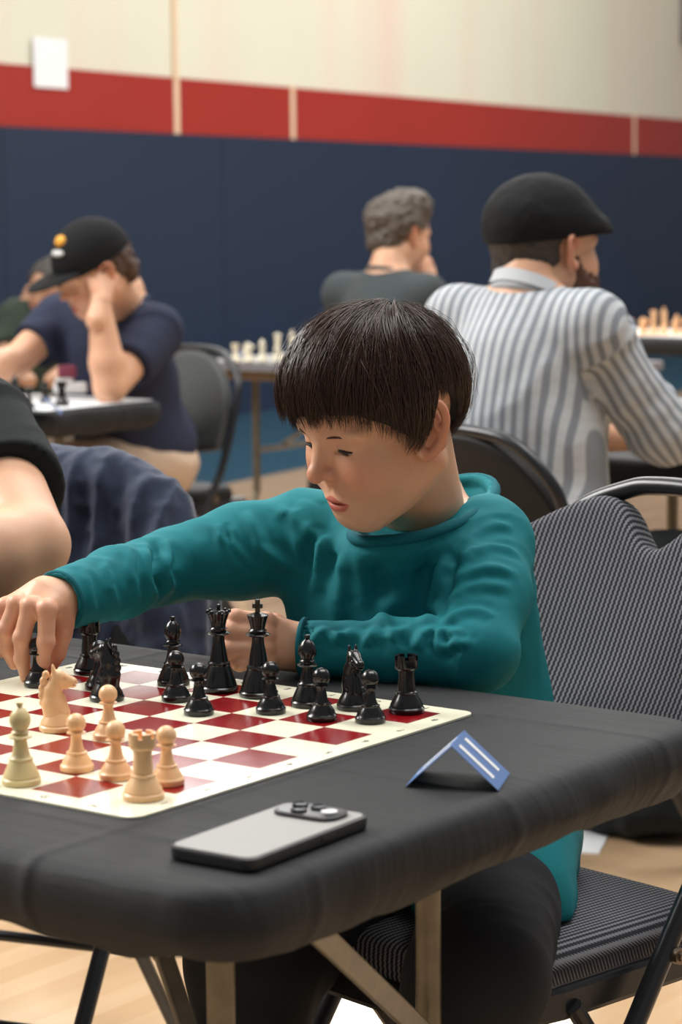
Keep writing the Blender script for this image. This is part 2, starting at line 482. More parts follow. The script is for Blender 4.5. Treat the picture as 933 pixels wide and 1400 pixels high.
def eye_parts(root, M3, org, scale, iris=(.02, .012, .008), down=.35, lashes=None):
    for s in (-1, 1):
        c = A(s * 3.1, 6.15, -.05)
        mb = MB(); prof = [(1.2 * math.sin(t), -1.2 * math.cos(t)) for t in np.linspace(.02, math.pi - .02, 14)]
        mb.lathe(prof, 20)
        f = nrm(A(0, 1, -down)); Rr = axes_along(f); P = (np.array(mb.v) @ Rr.T + c) * scale / 100 @ M3.T + org
        e = link('eye', np_mesh('eye', P, mb_quads(mb), M['eye_white']), root)
        mb = MB(); mb.lathe([(.58, 0), (.5, .06), (.02, .1)], 16)
        P = (np.array(mb.v) @ Rr.T + c + f * 1.13) * scale / 100 @ M3.T + org
        link('iris', np_mesh('iris', P, mb_quads(mb), M['iris']), e)
        if lashes is not None:
            P = []
            for a in np.linspace(-1, 1, 9):
                x = a * 1.34; z = -.10 - .26 * a * a; y = math.sqrt(max(.1, 1.40 ** 2 - x * x - (z + .05) ** 2)); P.append(c + A(x, y, z))
            mb = MB(); mb.tube(P, [.03, .09, .12, .13, .13, .13, .12, .10, .03], 6)
            P2 = np.array(mb.v) * scale / 100 @ M3.T + org; mb.v = [tuple(p) for p in P2]; mb.build('eyelashes', lashes, e, smooth=True)
def mb_quads(mb):
    q = [f for f in mb.f if len(f) == 4]; return np.array(q, np.int32)
M['eye_white'] = plain('eye_white', (.55, .5, .47), .2, var=.05)
M['iris'] = plain('iris_dark', (.01, .006, .004), .12)

# ------------------------------------------------------------------ hands (world metres)
def hand_shell(wrist, fore, palm, fingers, thumb, h=.0014, rw=.021, tone=1.0, k=.006):
    """wrist, a point up the forearm, palm = list of (a,b,ra,rb), fingers/thumb = (points, radii)"""
    pts = [wrist, fore] + [p for q in palm for p in q[:2]] + [p for f in fingers for p in f[0]] + list(thumb[0])
    pts = np.array(pts); g = SDF(pts.min(0) - .03, pts.max(0) + .03, h, margin=.012)
    g.cone(fore, wrist, rw * 1.12, rw, k=0)
    for a, b, ra, rb in palm: g.cone(a, b, ra, rb, k=.012)
    for P, r in fingers:
        f = SDF(pts.min(0) - .03, pts.max(0) + .03, h, margin=.012) if False else g
        f.cone(P[0], P[1], r[0], r[1], k=k)
        for i in range(1, len(P) - 1): f.cone(P[i], P[i + 1], r[i], r[i + 1], k=.0022)
        for i in range(0, len(P) - 1): f.ball(P[i], r[i] * 1.05, k=.004)
    P, r = thumb
    g.cone(P[0], P[1], r[0], r[1], k=.010)
    for i in range(1, len(P) - 1): g.cone(P[i], P[i + 1], r[i], r[i + 1], k=.0025)
    V, Q = g.mesh(1)
    col = np.tile(SKIN_A * tone, (len(V), 1))
    for P, r in list(fingers) + [thumb]:
        for i, p in enumerate(P):
            w = .5 * np.exp(-(((V - p) ** 2).sum(1)) / (2 * (r[min(i, len(r) - 1)] * (1.0 if i < len(P) - 1 else 1.3)) ** 2))[:, None]
            col = col * (1 - w) + BLUSH * tone * w
    return V, Q, col

def cone_tone(V, tone=1.0): return np.tile(SKIN_A * tone, (len(V), 1))

# ------------------------------------------------------------------ the hall: wall and floor
Wa = at(0, 300, 12.45); Wb = at(933, 300, 21.4); Wa[2] = Wb[2] = 0
WU = nrm(Wb - Wa); WN = A(WU[1], -WU[0], 0)
if WN @ (CAM * A(1, 1, 0) - Wa) < 0: WN = -WN
WR = np.stack([WU, WN, A(0, 0, 1)], 1)
def wall_at(px, py):
    r = R_[0] * ((px - 466.5) / FPX) + R_[1] * ((py - 700) / FPX) + R_[2]
    return CAM + r * (((Wa - CAM) @ WN) / (r @ WN))
def wall_mat(name, base, var, scale, rough, bump=.1):
    t = NT(name); n = t.noise(scale, 3); t.set(t.mix(n, tuple(c * (1 - var) for c in base), tuple(min(1, c * (1 + var)) for c in base)), rough)
    t.bump(t.noise(60, 3), bump, .004); return t.m
def cream_mat():
    t = NT('cream_paint'); v = t.coord(); n = t.noise(.55, 3, v)
    mp = t.n('ShaderNodeMapping'); mp.inputs['Scale'].default_value = (1.2, 1.2, .12); t.l(v, mp.inputs[0]); n2 = t.noise(1.0, 2, mp.outputs[0])
    c = t.mix(n, srgb(208, 208, 190), srgb(224, 223, 205)); ramp = t.math('MULTIPLY', t.math('GREATER_THAN', n2, .56), .0)
    c = t.mix(t.math('MULTIPLY', t.math('MAXIMUM', t.math('SUBTRACT', n2, .45), 0.0), 2.2), c, srgb(222, 196, 184))
    t.set(c, .6); return t.m
M['cream'] = cream_mat()
M['red'] = wall_mat('red_paint', srgb(154, 38, 26), .08, 1.5, .5)
M['navy'] = wall_mat('navy_pad', srgb(20, 37, 62), .18, .8, .55, .2)
M['strip'] = plain('pale_strip', srgb(226, 200, 170), .6)
HB, HR, HC = 1.673, 1.993, 8.0
def wall_slab(name, u0, u1, z0, z1, th, mat, parent=None, off=0.):
    mb = MB(); c = Wa + WU * (u0 + u1) / 2 + WN * (th / 2 + off) + A(0, 0, (z0 + z1) / 2)
    mb.box(c, (u1 - u0, th, z1 - z0), WR); return mb.build(name, mat, parent)
wall = wall_slab('wall_back', -14, 22, 0, HC, .2, M['cream'], None, -.2)
tag(wall, 'tall cream painted gym wall with a red band above navy padding', 'wall', kind='structure')
wall_slab('red_band', -14, 22, HB, HR, .012, M['red'], wall)
for k in range(-6, 10):
    wall_slab('wall_pad', k * 2.2 + .003, (k + 1) * 2.2 - .003, .002, HB, .03, M['navy'], wall)
for px, y0, y1, w in ((239, 112, 181, .055), (398, 126, 187, .05), (866, 166, 202, .05)):
    p = wall_at(px, (y0 + y1) / 2); u = (p - Wa) @ WU
    wall_slab('seam_strip', u - w / 2, u + w / 2, HB - .01, HR + .01, .016, M['strip'], wall)
p = wall_at(237, 60); u = (p - Wa) @ WU
wall_slab('conduit', u - .02, u + .02, HR, HC, .02, M['strip'], wall)
# notice and loudspeaker on the wall
c0 = wall_at(41, 50); c1 = wall_at(89, 122); uu = sorted([(c0 - Wa) @ WU, (c1 - Wa) @ WU])
tag(wall_slab('paper_notice', uu[0], uu[1], c1[2], c0[2], .004, M['paper'], None, .0165), 'white paper notice taped on the cream wall over the red band', 'paper')
sp = wall_at(931, 25); us = (sp - Wa) @ WU
spk = thing('wall_speaker', 'dark grey loudspeaker box high on the cream wall', 'speaker', tuple(Wa + WU * (us + .3) + A(0, 0, 2.65)))
def loc_slab(parent, du0, du1, dz0, dz1, n0, n1, mat, name):
    mb = MB(); mb.box(WU * (du0 + du1) / 2 + WN * (n0 + n1) / 2 + A(0, 0, (dz0 + dz1) / 2), (du1 - du0, n1 - n0, dz1 - dz0), WR); return mb.build(name, mat, parent)
M['dark_grille'] = plain('dark_grille', (.09, .09, .09), .7)
loc_slab(spk, -.3, .3, 0, .9, .002, .25, M['dark_grille'], 'cabinet')
loc_slab(spk, -.27, .27, .05, .85, .25, .26, M['black_metal'], 'grille')

def floor_mat():
    t = NT('maple_floor'); v = t.coord(); s = t.sep(v)
    pl = t.math('FLOOR', t.math('DIVIDE', s[0], .0572)); wn = t.n('ShaderNodeTexWhiteNoise'); wn.noise_dimensions = '1D'; t.l(pl, wn.inputs['W'])
    mp = t.n('ShaderNodeMapping'); mp.inputs['Scale'].default_value = (30, 2.5, 1); t.l(v, mp.inputs[0])
    n = t.noise(1.0, 4, mp.outputs[0])
    c = t.mix(wn.outputs[0], srgb(216, 182, 142), srgb(230, 198, 160)); c = t.mix(t.math('MULTIPLY', n, .3), c, srgb(176, 128, 84))
    t.set(c, .16, spec=.6, coat=.8); return t.m
M['floor'] = floor_mat()
M['blue_floor'] = plain('blue_court_paint', srgb(46, 80, 96), .14, var=.1, scale=2)
mb = MB(); mb.box((-2, 6, -.05), (40, 44, .1)); fl = mb.build('floor', M['floor']); tag(fl, 'glossy tan wooden gym floor', 'floor', kind='structure')
e = at_z(356, 652, 0.0); de = (e - Wa) @ WN
mb = MB(); mb.box(Wa + WU * 4 + WN * de / 2 + A(0, 0, .001), (36, de, .002), WR); mb.build('court_border', M['blue_floor'], fl)

# ------------------------------------------------------------------ tables
TZ = .735
def cloth_mat():
    t = NT('black_tablecloth'); v = t.coord(); s = t.sep(v); n = t.noise(700, 2, v)
    mp = t.n('ShaderNodeMapping'); mp.inputs['Scale'].default_value = (9, 60, 9); mp.inputs['Rotation'].default_value = (0, 0, .5); t.l(v, mp.inputs[0])
    n2 = t.noise(1.0, 4, mp.outputs[0])
    c = t.mix(n, (.009, .0098, .0108), (.017, .018, .020)); c = t.mix(t.math('MULTIPLY', n2, .3), c, (.032, .034, .037))
    t.set(c, .72, spec=.3)
    cr = t.math('POWER', t.math('ABSOLUTE', t.math('COSINE', t.math('MULTIPLY', s[0], math.pi / .245))), 200.0)
    cr2 = t.math('POWER', t.math('ABSOLUTE', t.math('COSINE', t.math('MULTIPLY', t.math('ADD', s[1], .05), math.pi / .27))), 200.0)
    big = t.noise(7, 3, v)
    hgt = t.math('ADD', t.math('MULTIPLY', n, .05), t.math('ADD', t.math('MULTIPLY', n2, .5), t.math('ADD', t.math('MULTIPLY', t.math('ADD', cr, cr2), .5), big)))
    t.bump(hgt, .8, .006); return t.m
M['cloth'] = cloth_mat()
def ring(x0, x1, y0, y1, rad, off, z, nc=10, ns=24):
    """closed outline of a rounded rectangle, grown by off"""
    P = []
    C = [(x1 - rad, y0 + rad, -90), (x1 - rad, y1 - rad, 0), (x0 + rad, y1 - rad, 90), (x0 + rad, y0 + rad, 180)]
    for i, (cx, cy, a0) in enumerate(C):
        for k in range(nc + 1):
            a = math.radians(a0 + 90 * k / nc); P.append((cx + (rad + off) * math.cos(a), cy + (rad + off) * math.sin(a)))
        nx, ny, na = C[(i + 1) % 4]; a = math.radians(a0 + 90)
        ex, ey = P[-1]; b = math.radians(na); fx, fy = nx + (rad + off) * math.cos(b), ny + (rad + off) * math.sin(b)
        for k in range(1, ns): P.append((ex + (fx - ex) * k / ns, ey + (fy - ey) * k / ns))
    P = np.array(P); return np.column_stack([P, np.full(len(P), z)])
def table_cloth(label, x0, x1, y0, y1, drop=.062, seed=1, ns=40, bulge=.004, group=None):
    secs = [(-.05, 0), (-.03, 0), (-.014, -.0005), (-.005, -.003), (.001, -.009), (bulge, -.018), (bulge + .002, -.03), (bulge, -.042), (-.003, -.052), (-.010, -drop), (-.018, -drop - .002), (-.03, -drop + .006), (-.045, -drop + .012)]
    rings = []
    for i, (o, z) in enumerate(secs):
        P = ring(x0, x1, y0, y1, .06, o, TZ + z, 10, ns)
        s = np.concatenate([[0], np.cumsum(np.linalg.norm(np.diff(P[:, :2], axis=0), axis=1))])
        w = min(1, max(0, -z - .004) / .04); q = np.column_stack([s * 9, np.full(len(s), z * 12), np.zeros(len(s))])
        n1 = vnoise(q, seed); n2 = vnoise(q * 3.1 + 7, seed)
        c = P[:, :2].mean(0); d = P[:, :2] - c; d /= np.linalg.norm(d, axis=1)[:, None]
        P[:, :2] += d * (w * (.009 * n1 + .005 * n2))[:, None]
        P[:, 2] += w * (.007 * n1 + .005 * n2) * (1 if i > 6 else .5)
        rings.append(P)
    m = len(rings[0]); V = np.concatenate(rings); F = []
    for i in range(len(rings) - 1):
        a = np.arange(m); b = (a + 1) % m
        F.append(np.stack([i * m + b, i * m + a, (i + 1) * m + a, (i + 1) * m + b], 1))
    me = bpy.data.meshes.new('tablecloth')
    faces = [tuple(f) for f in np.concatenate(F)] + [tuple(range(m))]
    me.from_pydata([tuple(v) for v in V], [], faces); me.update()
    for pl in me.polygons: pl.use_smooth = True
    o = link('tablecloth', me, None, M['cloth'])
    sol = o.modifiers.new('thickness', 'SOLIDIFY'); sol.thickness = .0015; sol.offset = -1
    return tag(o, label, 'tablecloth', group)
def folding_table(label, x0, x1, y0, y1, legs_x, top_mat, group=None, half=.155, flare=.12):
    cx, cy = (x0 + x1) / 2, (y0 + y1) / 2
    t = thing('folding_table', label, 'table', (cx, cy, 0), 0, group)
    P = ring(x0 - cx, x1 - cx, y0 - cy, y1 - cy, .05, 0, 0, 5, 2)
    mb = MB(); mb.prism([tuple(p[:2]) for p in P], TZ - .028, TZ - .002); mb.build('tabletop', top_mat, t)
    mb = MB()
    for yy in (y0 - cy + .06, y1 - cy - .06): mb.box((0, yy, TZ - .045), (x1 - x0 - .14, .022, .034))
    for xx in (x0 - cx + .07, x1 - cx - .07): mb.box((xx, 0, TZ - .045), (.022, y1 - y0 - .12, .034))
    mb.build('apron', M['apron'], t, bevel=.003)
    for lx in legs_x:
        sgn = 1 if lx > cx else -1
        for s in (-1, 1):
            mb = MB(); P = spline([(lx - cx, s * half, TZ - .05), (lx - cx, s * half, .5), (lx - cx, s * half, .30), (lx - cx, s * (half + flare * .17), .24), (lx - cx, s * (half + flare), .02)], 6)
            mb.tube(P, .0125, 12); lg = mb.build('leg', M['steel'], t, smooth=True)
            mb = MB(); mb.lathe([(.014, 0), (.017, .004), (.017, .025), (.0135, .03)], 12, (lx - cx, s * (half + flare * 1.06), 0)); mb.build('foot_cap', M['vinyl'], lg, smooth=True)
        mb = MB(); mb.tube([(lx - cx, -half, .42), (lx - cx, half, .42)], .009, 10); mb.build('crossbar', M['steel'], t, smooth=True)
        mb = MB(); mb.tube([(lx - cx, -half - .03, TZ - .05), (lx - cx, half + .03, TZ - .05)], .012, 10); mb.build('pivot_bar', M['steel'], t, smooth=True)
        if lx > 0: continue
        mb = MB(); mb.tube([(lx - cx - sgn * .0, 0, .43), (lx - cx - sgn * .45, 0, TZ - .05)], .008, 8); mb.build('brace', M['steel'], t, smooth=True)
    return t
M['apron'] = plain('tan_apron', srgb(138, 118, 94), .5, .4)
M['table_grey'] = plain('grey_laminate', srgb(120, 120, 125), .35)
TX0, TX1, TY0, TY1 = -1.14, .69, -.157, .592
tbl = folding_table('folding table with worn steel legs under the black cloth with the vinyl chess board', TX0 + .01, TX1 - .01, TY0 + .01, TY1 - .01, (.5, -.95), M['table_grey'], flare=.02)
tc = tbl.location
for a, b in (((.605, .045, .655), (.515, .345, .455)), (tuple(at(222, 1300, 2.12)), tuple(at(262, 1420, 2.1)))):
    mb = MB(); a = np.array(a) - A(*tc); b = np.array(b) - A(*tc); d = b - a; R = axes_along(d, (1, 0, 0))
    mb.box((a + b) / 2, (.022, .006, np.linalg.norm(d)), R); br = mb.build('brace', M['steel'], tbl, bevel=.002)
    mb = MB(); mb.tube([a + R[:, 1] * .004 + d * .04, a + R[:, 1] * .009 + d * .04], .005, 8)
    mb.tube([a - R[:, 1] * .004 + d * .04, a - R[:, 1] * .009 + d * .04], .005, 8); mb.build('rivet', M['bolt'], br)
table_cloth('fitted black cloth under the red and cream chess board', TX0, TX1, TY0, TY1)

# ------------------------------------------------------------------ chess board
S = .0572
def board_mat():
    t = NT('vinyl_board'); v = t.coord(); s = t.sep(v)
    fx = t.math('FLOOR', t.math('DIVIDE', s[0], S)); fy = t.math('FLOOR', t.math('DIVIDE', s[1], S))
    par = t.math('MODULO', t.math('ADD', t.math('ADD', fx, fy), 20.0), 2.0)
    dark = t.math('SUBTRACT', 1.0, par)
    ins = t.math('MULTIPLY', t.math('MULTIPLY', t.math('GREATER_THAN', s[0], 0.), t.math('LESS_THAN', s[0], 8 * S)), t.math('MULTIPLY', t.math('GREATER_THAN', s[1], 0.), t.math('LESS_THAN', s[1], 8 * S)))
    f = t.math('MULTIPLY', dark, ins)
    n = t.noise(25, 3, v)
    c = t.mix(f, t.mix(n, srgb(226, 222, 196), srgb(236, 233, 210)), t.mix(n, srgb(118, 8, 15), srgb(136, 13, 20)))
    t.set(c, .22, spec=.5); t.bump(t.noise(9, 2, v), .12, .01); return t.m
M['board'] = board_mat()
P = ring(-.42 * S, 8.46 * S, -.46 * S, 8.42 * S, .014, 0, 0, 8, 12)
BZ = TZ + .002
mb = MB(); mb.prism([tuple(p[:2]) for p in P], 0, .0018)
board = mb.build('chess_board', M['board']); board.location = (0, 0, TZ + .0003)
tag(board, 'roll-up vinyl chess board with dark red and cream squares', 'chess board')
def text_mesh(txt, size, ext=0.0002, fat=0.):
    cu = bpy.data.curves.new('t', 'FONT'); cu.body = txt; cu.size = size; cu.align_x = 'CENTER'; cu.align_y = 'CENTER'; cu.extrude = ext; cu.resolution_u = 3; cu.offset = fat
    o = bpy.data.objects.new('t', cu); COL.objects.link(o)
    dg = bpy.context.evaluated_depsgraph_get(); me = bpy.data.meshes.new_from_object(o.evaluated_get(dg))
    bpy.data.objects.remove(o); bpy.data.curves.remove(cu); me.name = 'lettering'; return me
for i, ch in enumerate('ABCDEFGH'):
    me = text_mesh(ch, .012); me.materials.clear(); me.materials.append(M['dark_print'])
    for yy, rz in ((-.23, 0), (8.22, math.pi)):
        o = link('lettering', me, board); o.location = ((i + .5) * S, yy * S, .0018); o.rotation_euler = (0, 0, rz)
    me = text_mesh(str(i + 1), .012); me.materials.clear(); me.materials.append(M['dark_print'])
    for xx, rz in ((-.22, 0), (8.22, math.pi)):
        o = link('lettering', me, board); o.location = (xx * S, (i + .5) * S, .0018); o.rotation_euler = (0, 0, rz)

# ------------------------------------------------------------------ chess pieces
def base_prof(r, h):
    return [(r * .96, 0), (r, .0012), (r, .0045), (r * .93, .0058), (r * .9, .0062), (r * .93, .0068), (r * .9, .0085), (r * .72, .014 * h), (r * .58, .0185 * h), (r * .6, .0192 * h), (r * .6, .0205 * h), (r * .5, .0215 * h)]
def pawn_prof():
    return [(.0150 * x, z) for x, z in ((.96, 0), (1, .001), (1, .005), (.93, .0062), (.9, .0066), (.86, .009), (.66, .0135), (.6, .015), (.62, .0157), (.62, .0168), (.5, .0175), (.4, .021), (.32, .028), (.3, .0315), (.34, .0327), (.56, .0336), (.57, .0345), (.4, .0354), (.38, .0362))] + \
        [(.0088 * math.sin(a), .0425 - .0088 * math.cos(a)) for a in np.linspace(.72, 3.1, 12)]
def rook_prof():
    return base_prof(.0178, 1.0) + [(.0088, .026), (.0078, .036), (.0082, .042), (.0095, .0425), (.0112, .044), (.0116, .0455), (.0116, .0525), (.0085, .0525), (.0082, .048), (.0002, .0475)]
def bishop_prof():
    return base_prof(.0172, 1.1) + [(.0075, .027), (.0056, .037), (.0058, .0395), (.0098, .0405), (.0105, .0417), (.009, .0428), (.0066, .0435), (.0066, .0448), (.0082, .0455), (.0066, .0465), (.0062, .0475), (.0085, .0515), (.0094, .0555), (.0085, .0605), (.0058, .0645), (.0026, .0672), (.0018, .0678), (.0026, .0684), (.0031, .0698), (.0026, .0715), (.0002, .0722)]
def queen_prof():
    return base_prof(.0195, 1.45) + [(.0085, .038), (.0066, .049), (.006, .0555), (.0062, .058), (.0112, .0592), (.0125, .0605), (.011, .0618), (.0076, .0628), (.0078, .0645), (.0095, .065), (.0076, .0664), (.0072, .0672), (.0086, .0735), (.0108, .0795), (.0122, .082), (.011, .0828), (.0088, .0815), (.006, .0838), (.0032, .0848), (.0032, .0858)]
def king_prof():
    return base_prof(.0200, 1.5) + [(.0088, .041), (.0068, .052), (.0061, .0585), (.0063, .061), (.0115, .0622), (.0128, .0635), (.0112, .0648), (.0078, .0656), (.008, .0668), (.0096, .0674), (.0078, .0688), (.0073, .0696), (.0088, .0765), (.0108, .0825), (.0110, .0833), (.0085, .0842), (.005, .0855), (.0034, .0862), (.0002, .0865)]
def knight_head():
    g = SDF((-.024, -.014, .012), (.024, .014, .07), .0008, margin=.006)
    g.chain([(-.002, 0, .016), (-.004, 0, .026), (-.004, 0, .038), (.001, 0, .050)], [.0115, .0105, .0085, .0072], k=.003)
    g.cone((.004, 0, .018), (.004, 0, .030), .0085, .0045, k=.004)
    g.cone((.002, 0, .0515), (.0145, 0, .0465), .0068, .0046, k=.003)
    g.ball((.0155, 0, .0452), .0044, k=.002)
    g.cone((.003, 0, .047), (.009, 0, .043), .0045, .0038, k=.002)
    for s in (-1, 1):
        g.cone((-.002, s * .0032, .055), (-.0035, s * .0036, .0625), .0028, .0012, k=.0015)
        g.ell((.0075, s * .0058, .0505), (.0016, .0012, .0012), k=.0008, mode='sub')
        g.ell((.0175, s * .0032, .0462), (.001, .0012, .0009), k=.0006, mode='sub')
    g.ell((.0185, 0, .0438), (.005, .006, .0006), k=.0006, mode='sub')
    for i, (x, z) in enumerate([(-.010, .054), (-.0125, .048), (-.0138, .041), (-.0142, .034), (-.0135, .027)]): g.ell((x, 0, z), (.0035, .0032, .0042), k=.0012)
    V, Q = g.mesh(1); return np_mesh('horse_head', V, Q)
ME = {}
for nm, pf in (('pawn', pawn_prof()), ('rook', rook_prof()), ('bishop', bishop_prof()), ('queen', queen_prof()), ('king', king_prof()), ('knight', base_prof(.0178, 1.0) + [(.0002, .022)])):
    mb = MB(); mb.lathe(pf, 32); ME[nm] = mb.mesh('body', None, True, angle=.7)
def battlements():
    mb = MB(); 
    for k in range(6):
        a0 = 2 * math.pi * k / 6; V = []; n = 5
        for z in (.0515, .0566):
            for r in (.0085, .0116):
                for i in range(n): a = a0 + .72 * i / (n - 1); V.append((r * math.cos(a), r * math.sin(a), z))
        F = []
        for i in range(n - 1):
            F += [(i, i + 1, n + i + 1, n + i), (2 * n + i, 3 * n + i, 3 * n + i + 1, 2 * n + i + 1), (i, 2 * n + i, 2 * n + i + 1, i + 1), (n + i, n + i + 1, 3 * n + i + 1, 3 * n + i)]
        F += [(0, n, 3 * n, 2 * n), (n - 1, 3 * n - 1, 4 * n - 1, 2 * n - 1)]
        mb.add(V, F)
    return mb.mesh('battlement')
ME['battlement'] = battlements()
def coronet():
    mb = MB()
    for k in range(8):
        a = 2 * math.pi * k / 8; mb.lathe([(.0002, -.0022), (.0016, -.0016), (.0023, 0), (.0016, .0016), (.0002, .0022)], 8, (.0112 * math.cos(a), .0112 * math.sin(a), .083))
    mb.lathe([(.0008, .085), (.0024, .0866), (.0028, .088), (.002, .09), (.0002, .0908)], 10); return mb.mesh('coronet', None, True)
ME['coronet'] = coronet()
mb = MB(); mb.box((0, 0, .0925), (.0042, .0048, .014)); mb.box((0, 0, .0928), (.0042, .0105, .0048)); ME['cross'] = mb.mesh('cross', None, bevel=.0008)
def finial():
    mb = MB(); mb.box((.0062, 0, .058), (.012, .0016, .0105), eul((0, .6, 0))); return mb.mesh('mitre_slot')
ME['horse'] = knight_head()
MATED = {}
def mated(key, mat):
    k = (key, mat.name)
    if k not in MATED:
        me = ME[key].copy(); me.materials.clear(); me.materials.append(mat); MATED[k] = me
    return MATED[k]
def piece(kind, mat, xy, label, rz=0., z=None, tilt=None, group=None, hs=1.0):
    z = BZ + .0004 if z is None else z
    if kind in ('pawn',):
        o = link('chess_pawn', mated('pawn', mat)); o.location = (xy[0], xy[1], z)
    else:
        o = thing('chess_' + kind, None, None, (xy[0], xy[1], z)); link('body', mated(kind, mat), o)
        if kind == 'rook': link('battlement', mated('battlement', mat), o)
        if kind == 'queen': link('coronet', mated('coronet', mat), o)
        if kind == 'king': link('cross', mated('cross', mat), o)
        if kind == 'knight': link('horse_head', mated('horse', mat), o)
    o.rotation_euler = (0, 0, rz); o.scale = (hs, hs, hs)
    return tag(o, label, 'chess ' + kind, group)
K = M['black_piece']; Wt = M['tan_piece']
def bp(px, py, dz=0): q = at_z(px, py, BZ); return q[:2]
def basepos(px, py, r):
    """centre of a base whose lowest visible rim point is at this pixel"""
    q = at_z(px, py, BZ); f = nrm(A(R_[2][0], R_[2][1])); return q[:2] + f * r
piece('rook', K, basepos(557, 979, .0178), 'black chess rook on the red square at the board corner by the elbow', .3)
piece('knight', K, basepos(485, 974, .0178), 'black chess knight beside the corner rook', -.55)
piece('bishop', K, basepos(421, 970, .0172), 'black chess bishop between the black king and a knight')
piece('king', K, basepos(353, 957, .020), 'tall black chess king topped with a cross', 2.1)
piece('queen', K, basepos(299, 950, .0195), 'black chess queen with a beaded crown beside the king')
piece('bishop', K, basepos(236, 940, .0172), 'black chess bishop beside the black queen, behind a pawn')
piece('rook', K, basepos(121, 925, .0178), 'black chess rook on the far corner by the reaching hand', .1)
piece('pawn', K, basepos(134, 946, .015), 'black chess pawn squeezed between a black rook and a black knight')
piece('knight', K, basepos(144, 962, .0178), 'black chess knight next to the reaching hand', 3.3)
piece('pawn', K, basepos(507, 992, .015), 'black chess pawn in front of the corner knight')
piece('pawn', K, basepos(440, 989, .015), 'black chess pawn on a red square in front of a bishop')
piece('pawn', K, basepos(370, 979, .015), 'black chess pawn in front of the black king')
piece('pawn', K, basepos(271, 981, .015), 'black chess pawn advanced one square in front of the queen')
piece('pawn', K, basepos(240, 962, .015), 'black chess pawn in front of a black bishop near the queen')
piece('pawn', K, basepos(50, 942, .015), 'black chess pawn pinched in the fingers of the reaching hand')
piece('knight', Wt, basepos(76, 1004, .0178), 'tan chess knight facing the reaching hand', .75)
piece('bishop', M['ivory_piece'], basepos(26, 1078, .0172), 'yellowish ivory chess bishop near the board edge')
piece('rook', Wt, basepos(194, 1099, .0178), 'tan chess rook at the rounded board corner', .2)
piece('pawn', Wt, basepos(147, 1015, .015), 'tan chess pawn standing alone towards the black knight')
piece('pawn', Wt, basepos(103, 1059, .015), 'tan chess pawn between the ivory bishop and other tan pawns')
piece('pawn', Wt, basepos(157, 1070, .015), 'tan chess pawn just beside the tan rook, away from the board edge')
piece('pawn', Wt, basepos(227, 1078, .015), 'tan chess pawn between the tan rook and the board edge')

# ------------------------------------------------------------------ phone and table number card
def slab(poly_pts, z0, z1, name, mat, parent, bev=.002):
    mb = MB(); mb.prism(poly_pts, z0, z1); return mb.build(name, mat, parent, bevel=bev)
M['phone_back'] = plain('phone_silver', srgb(150, 148, 146), .55, .0, var=.03, spec=.25)
M['phone_case'] = plain('phone_case', (.02, .02, .021), .4)
M['lens'] = plain('lens_glass', (.012, .013, .016), .3)
M['lens_ring'] = plain('lens_ring', (.03, .03, .034), .3, .4)
ph = thing('smartphone', 'silver-backed smartphone in a black case lying face down', 'phone', (.6205, -.018, TZ + .001), math.radians(2.5))
rp = lambda w, l, r, n=6: [tuple(p[:2]) for p in ring(-w, w, -l, l, r, 0, 0, n, 1)]
slab(rp(.041, .082, .011), 0, .0105, 'case', M['phone_case'], ph, .0025)
slab(rp(.0385, .0795, .010), .0100, .0112, 'back_glass', M['phone_back'], ph, .0004)
isl = [(x, y + .055) for x, y in rp(.030, .0185, .014)]
cb = slab(isl, .0112, .0142, 'camera_island', M['phone_case'], ph, .001)
slab([(x * .9, (y - .055) * .88 + .055) for x, y in isl], .0142, .0146, 'island_glass', M['lens'], cb, .0002)
for lx, ly in ((-.016, .063), (.002, .063), (-.007, .048), (.018, .055)):
    mb = MB(); mb.lathe([(.0066, 0), (.0066, .0018), (.0055, .0022), (.0050, .0014), (.0002, .0012)], 20, (lx, ly, .0144)); mb.build('camera_lens', M['lens_ring'] if lx < .01 else M['white_print'], cb, smooth=True)
mb = MB(); mb.box((.0412, .02, .006), (.0012, .018, .003)); mb.build('side_button', M['phone_case'], ph)

def blue_card_mat():
    return plain('blue_card', srgb(66, 104, 160), .45, var=.05, scale=40)
M['card'] = blue_card_mat()
def tent_card(label, base, yaw, number, w=.065, span=.081, hgt=.037, group=None, txt=.03):
    """ridge along local y, panels slope to +-x"""
    t = thing('table_number_card', label, 'card', base, yaw, group)
    th = .0007
    for s in (1, -1):
        a = (0, hgt); b = (s * span / 2, 0); n = nrm(A(s * hgt, span / 2))
        V = []
        for yy in (-w / 2, w / 2):
            for (x, z) in (a, b, (b[0] - n[0] * th, b[1] - n[1] * th + .0), (a[0] - n[0] * th * 0, a[1] - n[1] * th)): V.append((x, yy, max(z, 0)))
        mb = MB(); mb.add(V, [(0, 1, 2, 3), (4, 7, 6, 5), (0, 4, 5, 1), (1, 5, 6, 2), (2, 6, 7, 3), (3, 7, 4, 0)])
        pn = mb.build('panel', M['card'], t)
        me = text_mesh(number, txt, .00008, .0011); me.materials.clear(); me.materials.append(M['white_print'])
        o = link('number', me, pn); sl = math.atan2(hgt, span / 2)
        o.location = (s * span * .25 + n[0] * .0003, 0, hgt * .5 + n[1] * .0003)
        o.rotation_euler = Matrix(((0, -s * math.cos(sl), n[0]), (s, 0, 0), (0, math.sin(sl), n[1]))).to_euler()
    return t
tent_card('blue folded table number card with white 11 beside the chess board', (.624, .240, TZ + .001), math.radians(24), '11', txt=.056)

